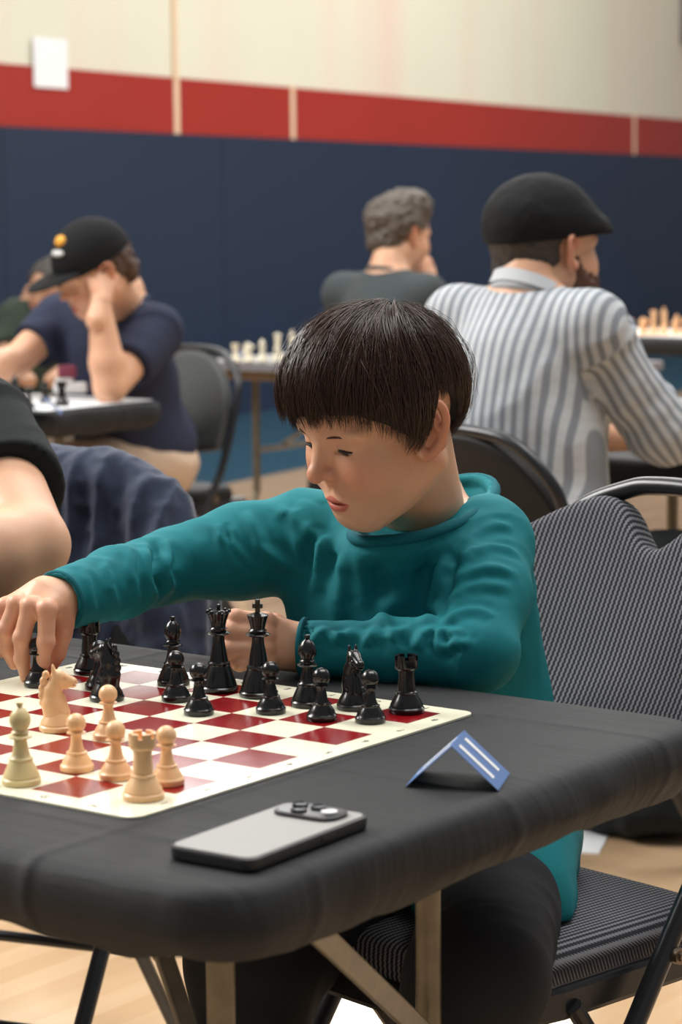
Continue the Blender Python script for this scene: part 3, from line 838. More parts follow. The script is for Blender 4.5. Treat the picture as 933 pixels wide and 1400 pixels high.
# ------------------------------------------------------------------ folding chairs
def chair_fabric():
    t = NT('woven_grey_fabric'); v = t.coord('UV'); s = t.sep(v)
    w = t.math('ADD', t.math('MULTIPLY', s[0], 2 * math.pi / .0070), t.math('MULTIPLY', t.math('SINE', t.math('MULTIPLY', s[1], 2 * math.pi / .0050)), .5))
    a = t.math('SINE', w); f = t.math('SMOOTH_MIN', t.math('MAXIMUM', t.math('ADD', t.math('MULTIPLY', a, 1.1), .35), 0.), 1., .1)
    n = t.noise(600, 2)
    c = t.mix(f, (.018, .019, .024), t.mix(n, srgb(92, 93, 98), srgb(124, 124, 129)))
    t.set(c, .9, spec=.2); t.bump(f, .5, .0015); return t.m
M['chair_fabric'] = chair_fabric()
def pad(outline_top, w, z0, thick, mat, name, parent, place, nu=44, nv=26, edge=.10):
    """puffy upholstered panel: x across, z up to outline_top(x); place(x, depth, z) puts it in the chair"""
    V = []; UV = []
    for side in (1, -1):
        for j in range(nv + 1):
            for i in range(nu + 1):
                u = i / nu * 2 - 1; x = w * math.sin(u * math.pi / 2) ; v = j / nv
                zt = outline_top(x); vv = .5 - .5 * math.cos(v * math.pi); z = z0(x) + (zt - z0(x)) * vv
                ex = 1 - abs(x) / w; ev = min(v, 1 - v) * 2
                f = (1 - (1 - min(1, ex / edge)) ** 2) ** .5 * (1 - (1 - min(1, math.sin(v * math.pi / 1) / .55)) ** 2) ** .5
                V.append(place(x, side * thick / 2 * f, z)); UV.append((x, z + side * thick / 2 * f))
    m = (nu + 1) * (nv + 1); F = []
    for sd in (0, 1):
        for j in range(nv):
            for i in range(nu):
                a = sd * m + j * (nu + 1) + i; q = (a, a + 1, a + nu + 2, a + nu + 1); F.append(q if sd == 0 else q[::-1])
    me = bpy.data.meshes.new(name); me.from_pydata(V, [], F); me.update()
    uv = me.uv_layers.new(name='UVMap')
    for l in me.loops: uv.data[l.index].uv = UV[l.vertex_index]
    bm = bmesh.new(); bm.from_mesh(me); bmesh.ops.remove_doubles(bm, verts=bm.verts, dist=.0004); bmesh.ops.recalc_face_normals(bm, faces=bm.faces); bm.to_mesh(me); bm.free()
    for p in me.polygons: p.use_smooth = True
    return link(name, me, parent, mat)
def folding_chair(label, loc, yaw, style, group=None):
    t = thing('folding_chair', label, 'chair', (loc[0], loc[1], 0), yaw, group)
    hw = .215; fr = M['black_metal']
    side = lambda s: [(s * hw, -.27, .012), (s * hw, .02, .425), (s * hw, .108 if style == 'fabric' else .09, .55), (s * (hw - .002), .205 if style == 'fabric' else .14, .70)]
    if style == 'fabric':
        top = [(.205, .255, .79), (.145, .29, .860), (.075, .302, .890), (.03, .304, .897)]
    else:
        top = [(.195, .163, .765), (.135, .18, .82), (.06, .186, .838)]
    L = side(-1) + [(-x, y, z) for x, y, z in top]; Rr = [(x, y, z) for x, y, z in top[::-1]] + side(1)[::-1]
    mb = MB(); mb.tube(spline(L + Rr, 6), .0115, 12); mb.build('back_frame', fr, t, smooth=True)
    for s in (-1, 1):
        mb = MB(); mb.tube(spline([(s * (hw - .024), -.09, .40), (s * (hw - .024), .02, .25), (s * (hw - .024), .20, .012)], 5), .010, 10); lg = mb.build('rear_leg', fr, t, smooth=True)
        mb = MB(); mb.lathe([(.012, 0), (.015, .004), (.015, .022), (.011, .028)], 12, (s * (hw - .024), .205, 0)); mb.build('foot_cap', M['vinyl'], lg, smooth=True)
        mb = MB(); mb.lathe([(.012, 0), (.015, .004), (.015, .022), (.012, .028)], 12, (s * hw, -.275, 0)); mb.build('foot_cap', M['vinyl'], t, smooth=True)
        mb = MB(); mb.tube([(s * (hw + .010), .035, .435), (s * (hw + .018), .035, .435)], .009, 12); mb.tube([(s * (hw + .016), .035, .435), (s * (hw + .0215), .035, .435)], .0055, 8); mb.build('bolt', M['bolt'], t, smooth=True)
    for y, z, w in ((.058, .20, hw - .024), (-.17, .155, hw)):
        mb = MB(); mb.tube([(-w, y, z), (w, y, z)], .008, 10); mb.build('crossbar', fr, t, smooth=True)
    # seat pan and cushion
    fm = M['chair_fabric'] if style == 'fabric' else M['vinyl']
    pan = [(-.175, -.2), (-.12, -.222), (.12, -.222), (.175, -.2), (.19, -.1), (.19, .20), (.16, .215), (-.16, .215), (-.19, .20), (-.19, -.1)]
    mb = MB(); mb.prism(pan, .385, .422); mb.build('seat_pan', fr, t, bevel=.006)
    zt = lambda x: .165 - .03 * (abs(x) / .2) ** 6; zb = lambda x: -.215 + .03 * (abs(x) / .2) ** 6
    pad(zt, .186, zb, .056, fm, 'seat', t, lambda x, d, z: (x, z, .44 + d * .8 - (.01 if d < 0 else 0)), 34, 26, .16)
    # backrest
    if style == 'fabric':
        def ot(x):
            a = abs(x); return .882 - .058 * math.exp(-(a / .052) ** 2) - .22 * max(0, a - .085) ** 1.6 * 7 - .0
        b0 = lambda x: .60 + .02 * (abs(x) / .21) ** 4
    else:
        def ot(x): return .60 + .235 * max(0.0, 1 - (abs(x) / .2125) ** 2.2) ** .5
        b0 = lambda x: .57 - .02 * max(0, 1 - (abs(x) / .21) ** 2)
    def place(x, d, z):
        q = np.interp(z, [.5, .55, .70, .88], [.075, .108, .205, .302] if style == 'fabric' else [.06, .09, .14, .20]); bow = -.02 * (1 - (x / .21) ** 2) * -1
        return (x, q + d - .016 + bow * .8, z - d * .3)
    pad(ot, .225 if style == 'fabric' else .207, b0, .042 if style == 'fabric' else .03, fm if style == 'fabric' else (M['grey_vinyl'] if style == 'grey' else M['vinyl']), 'backrest', t, place, 56, 30, .07)
    return t
folding_chair('grey woven fabric folding chair with a handle cut-out, under the person in teal', (.332, .760), math.radians(-11), 'fabric')

# ------------------------------------------------------------------ people
def sit(V, seat, z0=.447, low=.37):
    """flatten what rests on a chair's cushion; seat = (chair position, yaw)"""
    (cx, cy), a = seat; ca, sa = math.cos(a), math.sin(a); x, y = V[:, 0] - cx, V[:, 1] - cy
    lx, ly = x * ca + y * sa, -x * sa + y * ca
    on = (np.abs(lx) < .20) & (ly > -.232) & (ly < .225) & (V[:, 2] > low) & (V[:, 2] < z0)
    V = V.copy(); V[on, 2] = z0; return V
BOY_SEAT = ((.332, .760), math.radians(-11))
def frame(F):
    F = nrm(A(F[0], F[1], 0)); L = A(-F[1], F[0], 0); return L, F, A(0, 0, 1)
def cloth_obj(name, V, Q, mat, root, attr=None): return link(name, np_mesh(name, V, Q, mat, attr=attr), root)

def hair_patch(hairline, crown, cen, rad, nphi=96, nt=22, f_in=.86):
    """cap of hair between the crown and the hairline; hairline(phi) gives the local z of its rim"""
    cr = nrm(A(*crown)); V = []
    def end_dir(phi):
        z = (hairline(phi) - cen[2]) / rad[2]; z = max(-.98, min(.98, z)); c = math.sqrt(1 - z * z)
        return A(math.sin(phi) * c, math.cos(phi) * c, z)
    def path(phi, t):
        e = end_dir(phi); om = math.acos(max(-1, min(1, cr @ e))); return (math.sin((1 - t) * om) * cr + math.sin(t * om) * e) / math.sin(om)
    return end_dir, path
def hair_cap(path, cen, rad, nphi=110, nt=26, outer=.965, inner=.85, noise=None):
    cen = A(*cen); rad = A(*rad); V = []
    for i in range(nphi):
        ph = 2 * math.pi * i / nphi
        for j in range(nt): V.append(cen + rad * path(ph, .02 + .98 * j / (nt - 1)) * outer)
        e = path(ph, 1.0); V.append(cen + rad * e * inner)
    V = np.array(V); m = nt + 1; F = []
    for i in range(nphi):
        k = (i + 1) % nphi
        for j in range(m - 1): F.append((i * m + j, i * m + j + 1, k * m + j + 1, k * m + j))
    return V, np.array(F, np.int32)
def strands(path, cen, rad, n, w, seed, tmin=.0, lift=0., nseg=9, swirl=.25, clump=.035, locks=1):
    rs = np.random.RandomState(seed); cen = A(*cen); rad = A(*rad); V = []; F = []; b = 0
    for q in range(n):
        if q % locks == 0:
            lp = rs.rand() * 2 * math.pi; l0 = tmin + (.55 - tmin) * rs.rand() ** 1.3; l1 = 1.0 + .05 * rs.randn() if rs.rand() < .65 else .62 + .4 * rs.rand()
            l1 = min(max(l1, l0 + .3), 1.04); ls = swirl * (.4 + 1.2 * rs.rand()); ld = .965 + .06 * rs.rand(); lr = rs.randn() * .16
        ph = lp; t0 = l0 + .06 * rs.rand(); t1 = l1 - .05 * abs(rs.randn()); sw = ls; depth = ld + .012 * rs.randn(); dr = lr; spread = rs.randn() * .085 if locks > 1 else 0.
        P = []
        sv = np.linspace(0, 1, nseg); tv = t0 + (t1 - t0) * sv
        pv = ph + sw * (1 - tv) * 1.6 + dr * sv + spread * (1 - .8 * sv * sv)
        cv = clump * vnoise(np.column_stack([pv * 7.0, tv * 1.6, np.full(nseg, 3.1)]), 3)
        for j in range(nseg):
            s_, t, p_, c = sv[j], tv[j], pv[j], cv[j]
            e = path(p_, min(t, 1.08))
            P.append(cen + rad * e * (depth + c + lift * math.sin(s_ * math.pi * .9) * (.3 + rs.rand() * .2) - .03 * max(0, t - .85) / .15))
        P = np.array(P); T = np.gradient(P, axis=0); nn = P - cen; nn /= np.linalg.norm(nn, axis=1)[:, None]
        sd = np.cross(T, nn); sd /= np.linalg.norm(sd, axis=1)[:, None] + 1e-9
        ww = w * (.6 + .8 * rs.rand()) * np.interp(np.linspace(0, 1, nseg), [0, .25, .7, 1], [.5, 1, .9, .1])
        for j in range(nseg): V += [P[j] - sd[j] * ww[j], P[j] + sd[j] * ww[j], P[j] + nn[j] * ww[j] * .9]
        for j in range(nseg - 1):
            for k in range(3): F.append((b + j * 3 + k, b + j * 3 + (k + 1) % 3, b + j * 3 + 3 + (k + 1) % 3, b + j * 3 + 3 + k))
        b += nseg * 3
    return np.array(V), np.array(F, np.int32)
def hair_mat(name, c0, c1, rough=.36):
    t = NT(name); n = t.noise(260, 2); t.set(t.mix(n, c0, c1), rough, spec=.55); t.b.inputs['Anisotropic'].default_value = .5; return t.m
M['boy_hair'] = hair_mat('boy_hair', (.010, .0042, .0027), (.080, .034, .018), .33)
M['brow'] = plain('brow_hair', (.09, .05, .034), .8)

def crease(V, N, pts, amp, w, keep):
    """a ridge (or, with amp < 0, a groove) across the cloth along a line of surface points"""
    rel = (V - CAM) @ R_.T; px = 466.5 + FPX * rel[:, 0] / rel[:, 2]; py = 700 + FPX * rel[:, 1] / rel[:, 2]
    face = ((CAM - V) * N).sum(1) > 0; P = []
    for x, y in spline([(a, b, 0) for a, b in pts], 4)[:, :2]:
        d = np.hypot(px - x, py - y); c = np.where((d < 9) & face)[0]
        if len(c): P.append(V[c[np.argmin(rel[c, 2])]])
    if len(P) < 2: return V
    P = np.array(P); D = np.full(len(V), 9.); T = np.zeros(len(V))
    for i in range(len(P) - 1):
        ab = P[i + 1] - P[i]; t = np.clip(((V - P[i]) @ ab) / (ab @ ab + 1e-12), 0, 1); d = np.linalg.norm(V - P[i] - t[:, None] * ab, axis=1)
        b = d < D; D[b] = d[b]; T[b] = (i + t[b]) / (len(P) - 1)
    e = np.clip(np.minimum(T, 1 - T) / .22, 0, 1)
    return V + N * (amp * e * keep * (np.exp(-(D / w) ** 2) - .45 * np.exp(-((D - 2.1 * w) / w) ** 2)))[:, None]
# ---- the boy
def build_boy():
    root = thing('person', 'person in a long-sleeved teal shirt reaching across the board for a pawn', 'person', tuple(A(.27, .80, 0)))
    off = A(*root.location)
    L, Fw, U = frame((.40, -.915)); Tm = np.stack([L, Fw, U], 1); Lc = nrm(A(.97, -.1, 0))
    M3 = eul((-.3306, -.0522, 2.8059)); ho = A(.274, .617, 1.007); hs = 1.03
    neck = at(584, 698, 2.73); mid = at(558, 738, 2.70)
    shL = mid + L * .088 + A(0, 0, 0); shR = mid - L * .112
    elL = at(656, 892, 2.535); wrL = at(414, 886, 2.575)
    elR = at(236, 772, 2.72); wrR = at(80, 822, 2.555)
    pel = at(628, 1145, 2.80) + A(0, 0, .02); chest = mid + A(.004, 0, -.075)
    hipL, hipR = pel + L * .055 + A(0, 0, -.035), pel - L * .055 + A(0, 0, -.035)
    knL, knR = at(650, 1340, 2.40), at(345, 1310, 2.55)
    anL, anR = A(knL[0] - .115, knL[1] - .0, .085), A(knR[0], knR[1] - .01, .085)
    # skin: head, hands and the body under the clothes
    hd = head_shell(M3, ho, .0014, hs, 1.0, neck_to=neck + A(0, 0, -.05), neck_r=4.5)
    # right hand pinching the pawn
    w = at
    fr = [([w(64, 833, 2.512), w(63, 878, 2.512), w(57, 905, 2.524), w(51, 930, 2.540)], [.0098, .0088, .0078, .0064]),
          ([w(42, 829, 2.520), w(30, 872, 2.520), w(30, 901, 2.532), w(36, 927, 2.550)], [.0098, .0088, .0078, .0064]),
          ([w(23, 826, 2.535), w(7, 862, 2.535), w(8, 886, 2.548), w(19, 908, 2.560)], [.0094, .0084, .0074, .0062]),
          ([w(7, 829, 2.552), w(-9, 855, 2.552), w(-9, 875, 2.562), w(2, 893, 2.575)], [.0086, .0074, .0066, .0056])]
    th = ([w(86, 838, 2.552), w(86, 866, 2.548), w(79, 893, 2.555), w(64, 920, 2.568)], [.0125, .0100, .0088, .0072])
    pc = w(58, 815, 2.548)
    palm = [(w(82, 818, 2.552), w(64, 833, 2.522), .0185, .0115), (pc, w(42, 829, 2.532), .0175, .0115), (w(62, 812, 2.558), w(24, 826, 2.548), .016, .0105), (w(58, 810, 2.565), w(8, 829, 2.560), .014, .0095), (wrR, w(86, 842, 2.552), .019, .0135)]
    hR = hand_shell(wrR + (elR - wrR) * .08, wrR + (elR - wrR) * .4, palm, fr, th, rw=.0215)
    # left hand loosely closed on the table
    fl = [([w(364, 850, 2.560), w(322, 845, 2.553), w(318, 850, 2.578), w(340, 853, 2.590)], [.0098, .0090, .0080, .0068]),
          ([w(362, 868, 2.553), w(314, 864, 2.545), w(311, 868, 2.572), w(336, 870, 2.585)], [.0100, .0094, .0084, .0070]),
          ([w(362, 887, 2.550), w(313, 888, 2.541), w(310, 890, 2.567), w(334, 890, 2.580)], [.0098, .0092, .0082, .0070]),
          ([w(366, 904, 2.552), w(328, 907, 2.545), w(325, 906, 2.568), w(344, 905, 2.58)], [.0088, .0080, .0072, .0060])]
    tl = ([w(398, 868, 2.595), w(376, 852, 2.600), w(350, 848, 2.602), w(328, 850, 2.600)], [.0125, .0105, .0092, .0078])
    palmL = [(w(402, 872, 2.580), w(366, 853, 2.570), .017, .0115), (w(402, 880, 2.575), w(364, 869, 2.564), .018, .0125), (w(402, 888, 2.575), w(364, 886, 2.562), .018, .0125), (w(404, 896, 2.578), w(368, 902, 2.564), .0155, .0115)]
    hL = hand_shell(wrL + (elL - wrL) * .03, wrL + (elL - wrL) * .35, palmL, fl, tl, rw=.022)
    g = SDF(A(-.1, .3, .0), A(.65, 1.05, .95), .008, margin=.05)
    g.ell(chest, (.115, .08, .125), Tm, k=0); g.ell((chest + pel) / 2, (.11, .085, .14), Tm, k=.03); g.ell(pel, (.12, .1, .09), Tm, k=.03)
    for a, b, c in ((shL, elL, wrL), (shR, elR, wrR)):
        g.cone(neck + A(0, 0, -.02), a, .04, .038, k=.03); g.cone(a, b, .036, .029, k=.02); g.cone(b, b + (c - b) * .8, .027, .02, k=.01)
    for a, b, c in ((hipL, knL, anL), (hipR, knR, anR)):
        g.cone(a, b, .066, .045, k=.03); g.cone(b, c, .044, .03, k=.015); g.cone(c + A(0, 0, -.02), c + A(-.01, -.13, -.035), .028, .022, k=.01)
    g.cone(neck + A(0, 0, .02), neck + A(0, 0, -.08), .04, .05, k=.02)
    b0 = g.mesh(1); b0 = (sit(b0[0], BOY_SEAT), b0[1]); bd = (b0[0], b0[1], cone_tone(b0[0]))
    V, Q, C = join(hd, hR, hL, bd)
    link('body', np_mesh('body', V - off, Q, M['skin'], col=C), root)
    for bv, bq in brow_shell(M3, ho, .0011, hs): link('eyebrow', np_mesh('eyebrow', bv - off, bq, M['brow']), root)
    eye_parts(root, M3, ho - off, hs, lashes=M['hair_base'])
    # shirt
    g = SDF(A(-.08, .32, .40), A(.62, 1.05, .97), .003, margin=.045)
    g.ell(chest + A(0, 0, -.005), (.142, .098, .135), Tm, k=0)
    g.ell(chest + (pel - chest) * .5, (.136, .106, .15), Tm, k=.05)
    g.ell(pel + A(0, 0, -.02), (.130, .122, .14), Tm, k=.05)
    g.cone(hipL + A(0, 0, .03), hipL + (knL - hipL) * .38, .086, .086, k=.03); g.cone(hipR + A(0, 0, .03), hipR + (knR - hipR) * .3, .074, .078, k=.03)
    cF, cB = at(508, 744, 2.585), at(650, 660, 2.76)
    cc = (cF + cB) / 2; ax1 = (cF - cB) / 2; lat = nrm(Lc - ax1 * (Lc @ ax1) / (ax1 @ ax1)) * .060; cn = nrm(np.cross(ax1, lat)); cn = cn if cn[2] > 0 else -cn
    ringp = [cc + ax1 * math.cos(a) + lat * math.sin(a) + cn * .003 * math.cos(2 * a) for a in np.linspace(0, 2 * math.pi, 41)]
    for i in range(0, 40):
        o_ = ringp[i] - cc; so = o_ @ nrm(lat); fo = o_ @ nrm(ax1)
        wsd = min(1, abs(so) / .060)
        tg = (shL if so > 0 else shR) * wsd + (mid + nrm(ax1 * A(1, 1, 0)) * fo * .35 + A(0, 0, -.045)) * (1 - wsd)
        g.cone(ringp[i] - cn * .013, tg + A(0, 0, -.004), .0065, .042, k=.012)
    g.chain([shL, shL + (elL - shL) * .5, elL], [.050, .046, .040], k=.025)
    g.chain([elL, elL + (wrL - elL) * .5, wrL - (wrL - elL) * .02], [.040, .034, .0290], k=.012)
    g.chain([shR, shR + (elR - shR) * .5, elR], [.053, .047, .040], k=.03)
    g.chain([elR, elR + (wrR - elR) * .5, wrR - (wrR - elR) * .0], [.040, .037, .0315], k=.012)
    # neck opening
    Rc = np.stack([nrm(ax1), nrm(lat), cn], 1)
    g.ell(cc + cn * .042, (np.linalg.norm(ax1) * 1.02, .060, .052), Rc, k=.003, mode='sub')
    for i in range(40): g.cone(ringp[i], ringp[i + 1], .0062, .0062, k=.004)
    # cuffs open around the wrists
    g.cut(A(0, 0, .468), A(.0, 0, -1.0))
    for wr, el in ((wrL, elL), (wrR, elR)):
        d = nrm(wr - el); sl, P = g.win(wr - .07, wr + .07, 0)
        dd = (P[0] - wr[0]) * d[0] + (P[1] - wr[1]) * d[1] + (P[2] - wr[2]) * d[2]
        rr = np.sqrt(np.maximum((P[0] - wr[0]) ** 2 + (P[1] - wr[1]) ** 2 + (P[2] - wr[2]) ** 2 - dd ** 2, 0))
        near = rr < .055
        g.F[sl] = np.where(near, np.maximum(g.F[sl], dd - .002), g.F[sl])
        g.cone(wr - d * .012, wr + d * .05, .0262, .0262, k=.002, mode='sub')
    V, Q = g.mesh(2); N = normals(V, Q)
    V = folds(V, N, shL, elL, .0030, 24, 11, .085, 1.0, 7)
    V = folds(V, N, elL, wrL, .0028, 34, 12, .07, .9, 8, 0.05, .95)
    V = folds(V, N, shR, elR, .0030, 28, 13, .085, 1.4, 7)
    V = folds(V, N, elR, wrR, .0026, 46, 14, .07, .9, 7, .02, .93)
    N = normals(V, Q)
    # long folds on the chest running down from the raised arm
    rel = V - chest; core = np.clip(1.25 - (np.abs(rel @ L) / .13) ** 4, 0, 1) * np.clip((.86 - V[:, 2]) / .05, 0, 1)
    arm = np.minimum.reduce([np.linalg.norm(V - (a + (b - a) * np.clip(((V - a) @ (b - a)) / ((b - a) @ (b - a)), 0, 1)[:, None]), axis=1) for a, b in ((elL, wrL), (elR, wrR), (shL, elL))])
    core *= np.clip((arm - .058) / .02, 0, 1)
    dg = nrm(L * .35 - U); Rg = axes_along(dg, Fw)
    V = drape(V, N, Rg, (20, 20, 3.2), .0042, 21, core)
    V = lap(V, Q, .4); N = normals(V, Q)
    Vc = np.clip((np.min([np.linalg.norm(V - p, axis=1) for p in ringp[:-1]], axis=0) - .016) / .02, 0, 1)
    # single creases of the jersey
    c_ = lambda *q: [(390 + a / 2.666, 640 + b / 2.666) for a, b in q]
    for pts, amp, w_ in ((c_((600, 285), (670, 222), (760, 190), (850, 205)), .0042, .0055), (c_((590, 345), (680, 285), (790, 268), (875, 305)), .0040, .0055), (c_((590, 420), (680, 355), (780, 345), (870, 385)), .0042, .006),
                         (c_((580, 480), (650, 425), (740, 402), (850, 425)), .0036, .006), (c_((560, 545), (620, 512), (700, 500), (770, 525)), .0045, .006),
                         (c_((555, 545), (572, 430), (600, 310), (650, 190), (705, 120)), -.0065, .007), (c_((560, 560), (605, 590), (645, 650)), .0050, .005), (c_((540, 575), (565, 620), (610, 670)), .0045, .005),
                         (c_((70, 650), (130, 578), (215, 600)), .0050, .006), (c_((150, 655), (210, 592), (285, 592)), .0045, .0055), (c_((280, 640), (305, 585), (350, 600)), .0045, .006), (c_((360, 620), (400, 580), (450, 575)), .0038, .006), (c_((460, 660), (490, 590), (530, 575)), .004, .006),
                         (c_((290, 290), (330, 380), (300, 540)), -.0060, .011), (c_((370, 330), (390, 430), (320, 560)), .0055, .010), (c_((470, 300), (470, 420), (440, 550)), .0048, .009), (c_((540, 330), (520, 440), (500, 550)), .0050, .008), (c_((130, 220), (105, 350), (75, 470)), .0050, .008), (c_((200, 260), (190, 380), (170, 540)), .0055, .010), (c_((30, 110), (70, 190), (60, 320)), .0045, .007),
                         ([(214, 732), (222, 780), (230, 818)], -.0070, .006), ([(228, 728), (236, 775), (242, 818)], .0050, .006), ([(296, 708), (312, 755), (352, 800)], .0046, .005), ([(306, 706), (322, 750), (362, 796)], -.0046, .005), ([(338, 690), (360, 740), (402, 795)], .0045, .006), ([(386, 680), (396, 730), (408, 795)], .0042, .007), ([(418, 672), (432, 720), (425, 780)], .0045, .008),
                         ([(146, 752), (158, 798), (168, 842)], .0028, .005), ([(178, 742), (190, 790), (196, 832)], .0030, .005), ([(118, 768), (130, 812), (134, 852)], .0028, .005), ([(200, 735), (208, 780), (214, 825)], .0035, .005)):
        V = crease(V, N, pts, amp, w_, Vc)
    N = normals(V, Q)
    V = drape(V, N, np.eye(3), (30, 30, 34), .0009, 31)
    hem = np.clip((.50 - V[:, 2]) / .03, 0, 1); V = drape(V, normals(V, Q), np.eye(3), (22, 22, 6), .006, 33, hem)
    V = sit(V, BOY_SEAT, .452); shirt = cloth_obj('shirt', V - off, Q, M['teal'], root)
    mb = MB(); mb.tube([p - off + cn * .001 + (p - cc) * .03 for p in np.array(ringp)[:-1]], .0066, 12, closed=True); mb.build('collar', M['teal_rib'], shirt, smooth=True)
    for wr, el in ((wrL, elL), (wrR, elR)):
        d = nrm(wr - el); R = axes_along(d); mb = MB(); rc = .0300
        mb.tube([wr - off - d * .002 + (R[:, 0] * math.cos(a) + R[:, 1] * math.sin(a)) * rc for a in np.linspace(0, 2 * math.pi, 33)[:-1]], .0034, 8, closed=True); mb.build('cuff', M['teal_rib'], shirt, smooth=True)
    # trousers
    g = SDF(A(-.15, .25, .05), A(.75, 1.05, .62), .004, margin=.05)
    g.ell(pel + A(0, 0, -.03), (.118, .112, .09), Tm, k=0)
    for a, b, c in ((hipL, knL, anL), (hipR, knR, anR)):
        g.cone(a, b, .078, .070, k=.03); g.cone(b, c, .067, .052, k=.02)
    V, Q = g.mesh(2); N = normals(V, Q)
    for i, (a, b, c) in enumerate(((hipL, knL, anL), (hipR, knR, anR))):
        V = folds(V, N, a, b, .0035, 26, 41 + i, .12, 1.1, 8); V = folds(V, N, b, c, .004, 22, 45 + i, .1, .7, 8)
    V = sit(V, BOY_SEAT); cloth_obj('trousers', V - off, Q, M['charcoal'], root)
    for a in (anL, anR):
        g = SDF(a + A(-.08, -.2, -.12), a + A(.08, .09, .05), .004, margin=.03)
        g.cone(a + A(0, .01, -.03), a + A(-.01, -.13, -.05), .04, .032, k=.01); g.cone(a + A(0, .02, .0), a + A(0, 0, -.03), .036, .038, k=.02)
        V, Q = g.mesh(1); V[:, 2] += .002 - V[:, 2].min(); cloth_obj('shoe', V - off, Q, M['vinyl'], root)
    # hair
    cen, rad = (0, .1, 2.8), (8.7, 10.2, 9.5)
    keys = np.radians([0, 25, 46, 62, 74, 83, 88, 93, 116, 124, 133, 160, 180]); vals = [3.0, 3.4, 2.8, .9, -1.4, -2.3, .3, 2.3, 2.3, .2, -3.0, -4.6, -5.0]
    hl = lambda ph: float(np.interp(abs((ph + math.pi) % (2 * math.pi) - math.pi), keys, vals))
    ed, path = hair_patch(hl, (-.12, -.42, .90), cen, rad)
    Tw = lambda v: (v * hs / 100) @ M3.T + ho - off
    v0, f0 = hair_cap(lambda p, t: path(p, t * .93), cen, rad); hb = link('hair', np_mesh('hair', Tw(v0), f0, M['hair_base']), root)
    v1, f1 = strands(path, cen, rad, 9600, .055, 5, tmin=.05, clump=.035, locks=20)
    v2, f2 = strands(path, cen, rad, 170, .026, 9, lift=.26, tmin=.0)
    V = np.concatenate([v1, v2]); F = np.concatenate([f1, f2 + len(v1)])
    s_ = link('hair_strands', np_mesh('hair_strands', Tw(V), F, M['boy_hair']), hb); s_['kind'] = 'stuff'
    return root
M['teal'] = fabric('teal_jersey', srgb(12, 110, 118), 1100, .06, .12, .8, .0, .08)
M['teal_rib'] = fabric('teal_rib', srgb(6, 92, 102), 1500, .1, .3, .85, .0, .05)
build_boy()

# ------------------------------------------------------------------ grown-ups
def head_frame(F, pitch=0., roll=0.):
    """columns right, forward, up for a head that looks along F, nodding by pitch"""
    L, F, U = frame(F); Rt = -L
    f = F * math.cos(pitch) - U * math.sin(pitch); u = U * math.cos(pitch) + F * math.sin(pitch)
    r = Rt * math.cos(roll) + u * math.sin(roll); u2 = np.cross(r, f)
    return np.stack([r, f, u2], 1)
def simple_hand(wrist, d, back, thumb_side, curl=.5, h=.0032, tone=1., size=1.0):
    """a relaxed hand: d along the palm, back = normal of its back, thumb_side = +1/-1"""
    d = nrm(d); back = nrm(back - d * (back @ d)); sd = np.cross(d, back) * thumb_side
    c = wrist + d * .0; fs = []
    for i, (o, ln) in enumerate(((.027, .072), (.009, .080), (-.009, .074), (-.026, .058))):
        p0 = c + (d * .088 + sd * o) * size; dirs = [curl * .6, curl * 1.6, curl * 2.3]; P = [p0]
        for a, f in zip(dirs, (.45, .30, .25)):
            P.append(P[-1] + (d * math.cos(a) - back * math.sin(a)) * ln * f * size)
        fs.append((P, [.0105 * size, .0095 * size, .0085 * size, .007 * size]))
    palm = [(c + d * .01, fs[i][0][0], .021 * size, .0135 * size) for i in range(4)]
    t0 = c + (d * .03 + sd * .022) * size; th = ([t0, t0 + (d * .03 + sd * .022 - back * .012) * size, t0 + (d * .058 + sd * .028 - back * .022) * size, t0 + (d * .08 + sd * .026 - back * .03) * size], [.016 * size, .012 * size, .0105 * size, .0085 * size])
    return hand_shell(c, c - d * .05, palm, fs, th, h, .026 * size, tone)
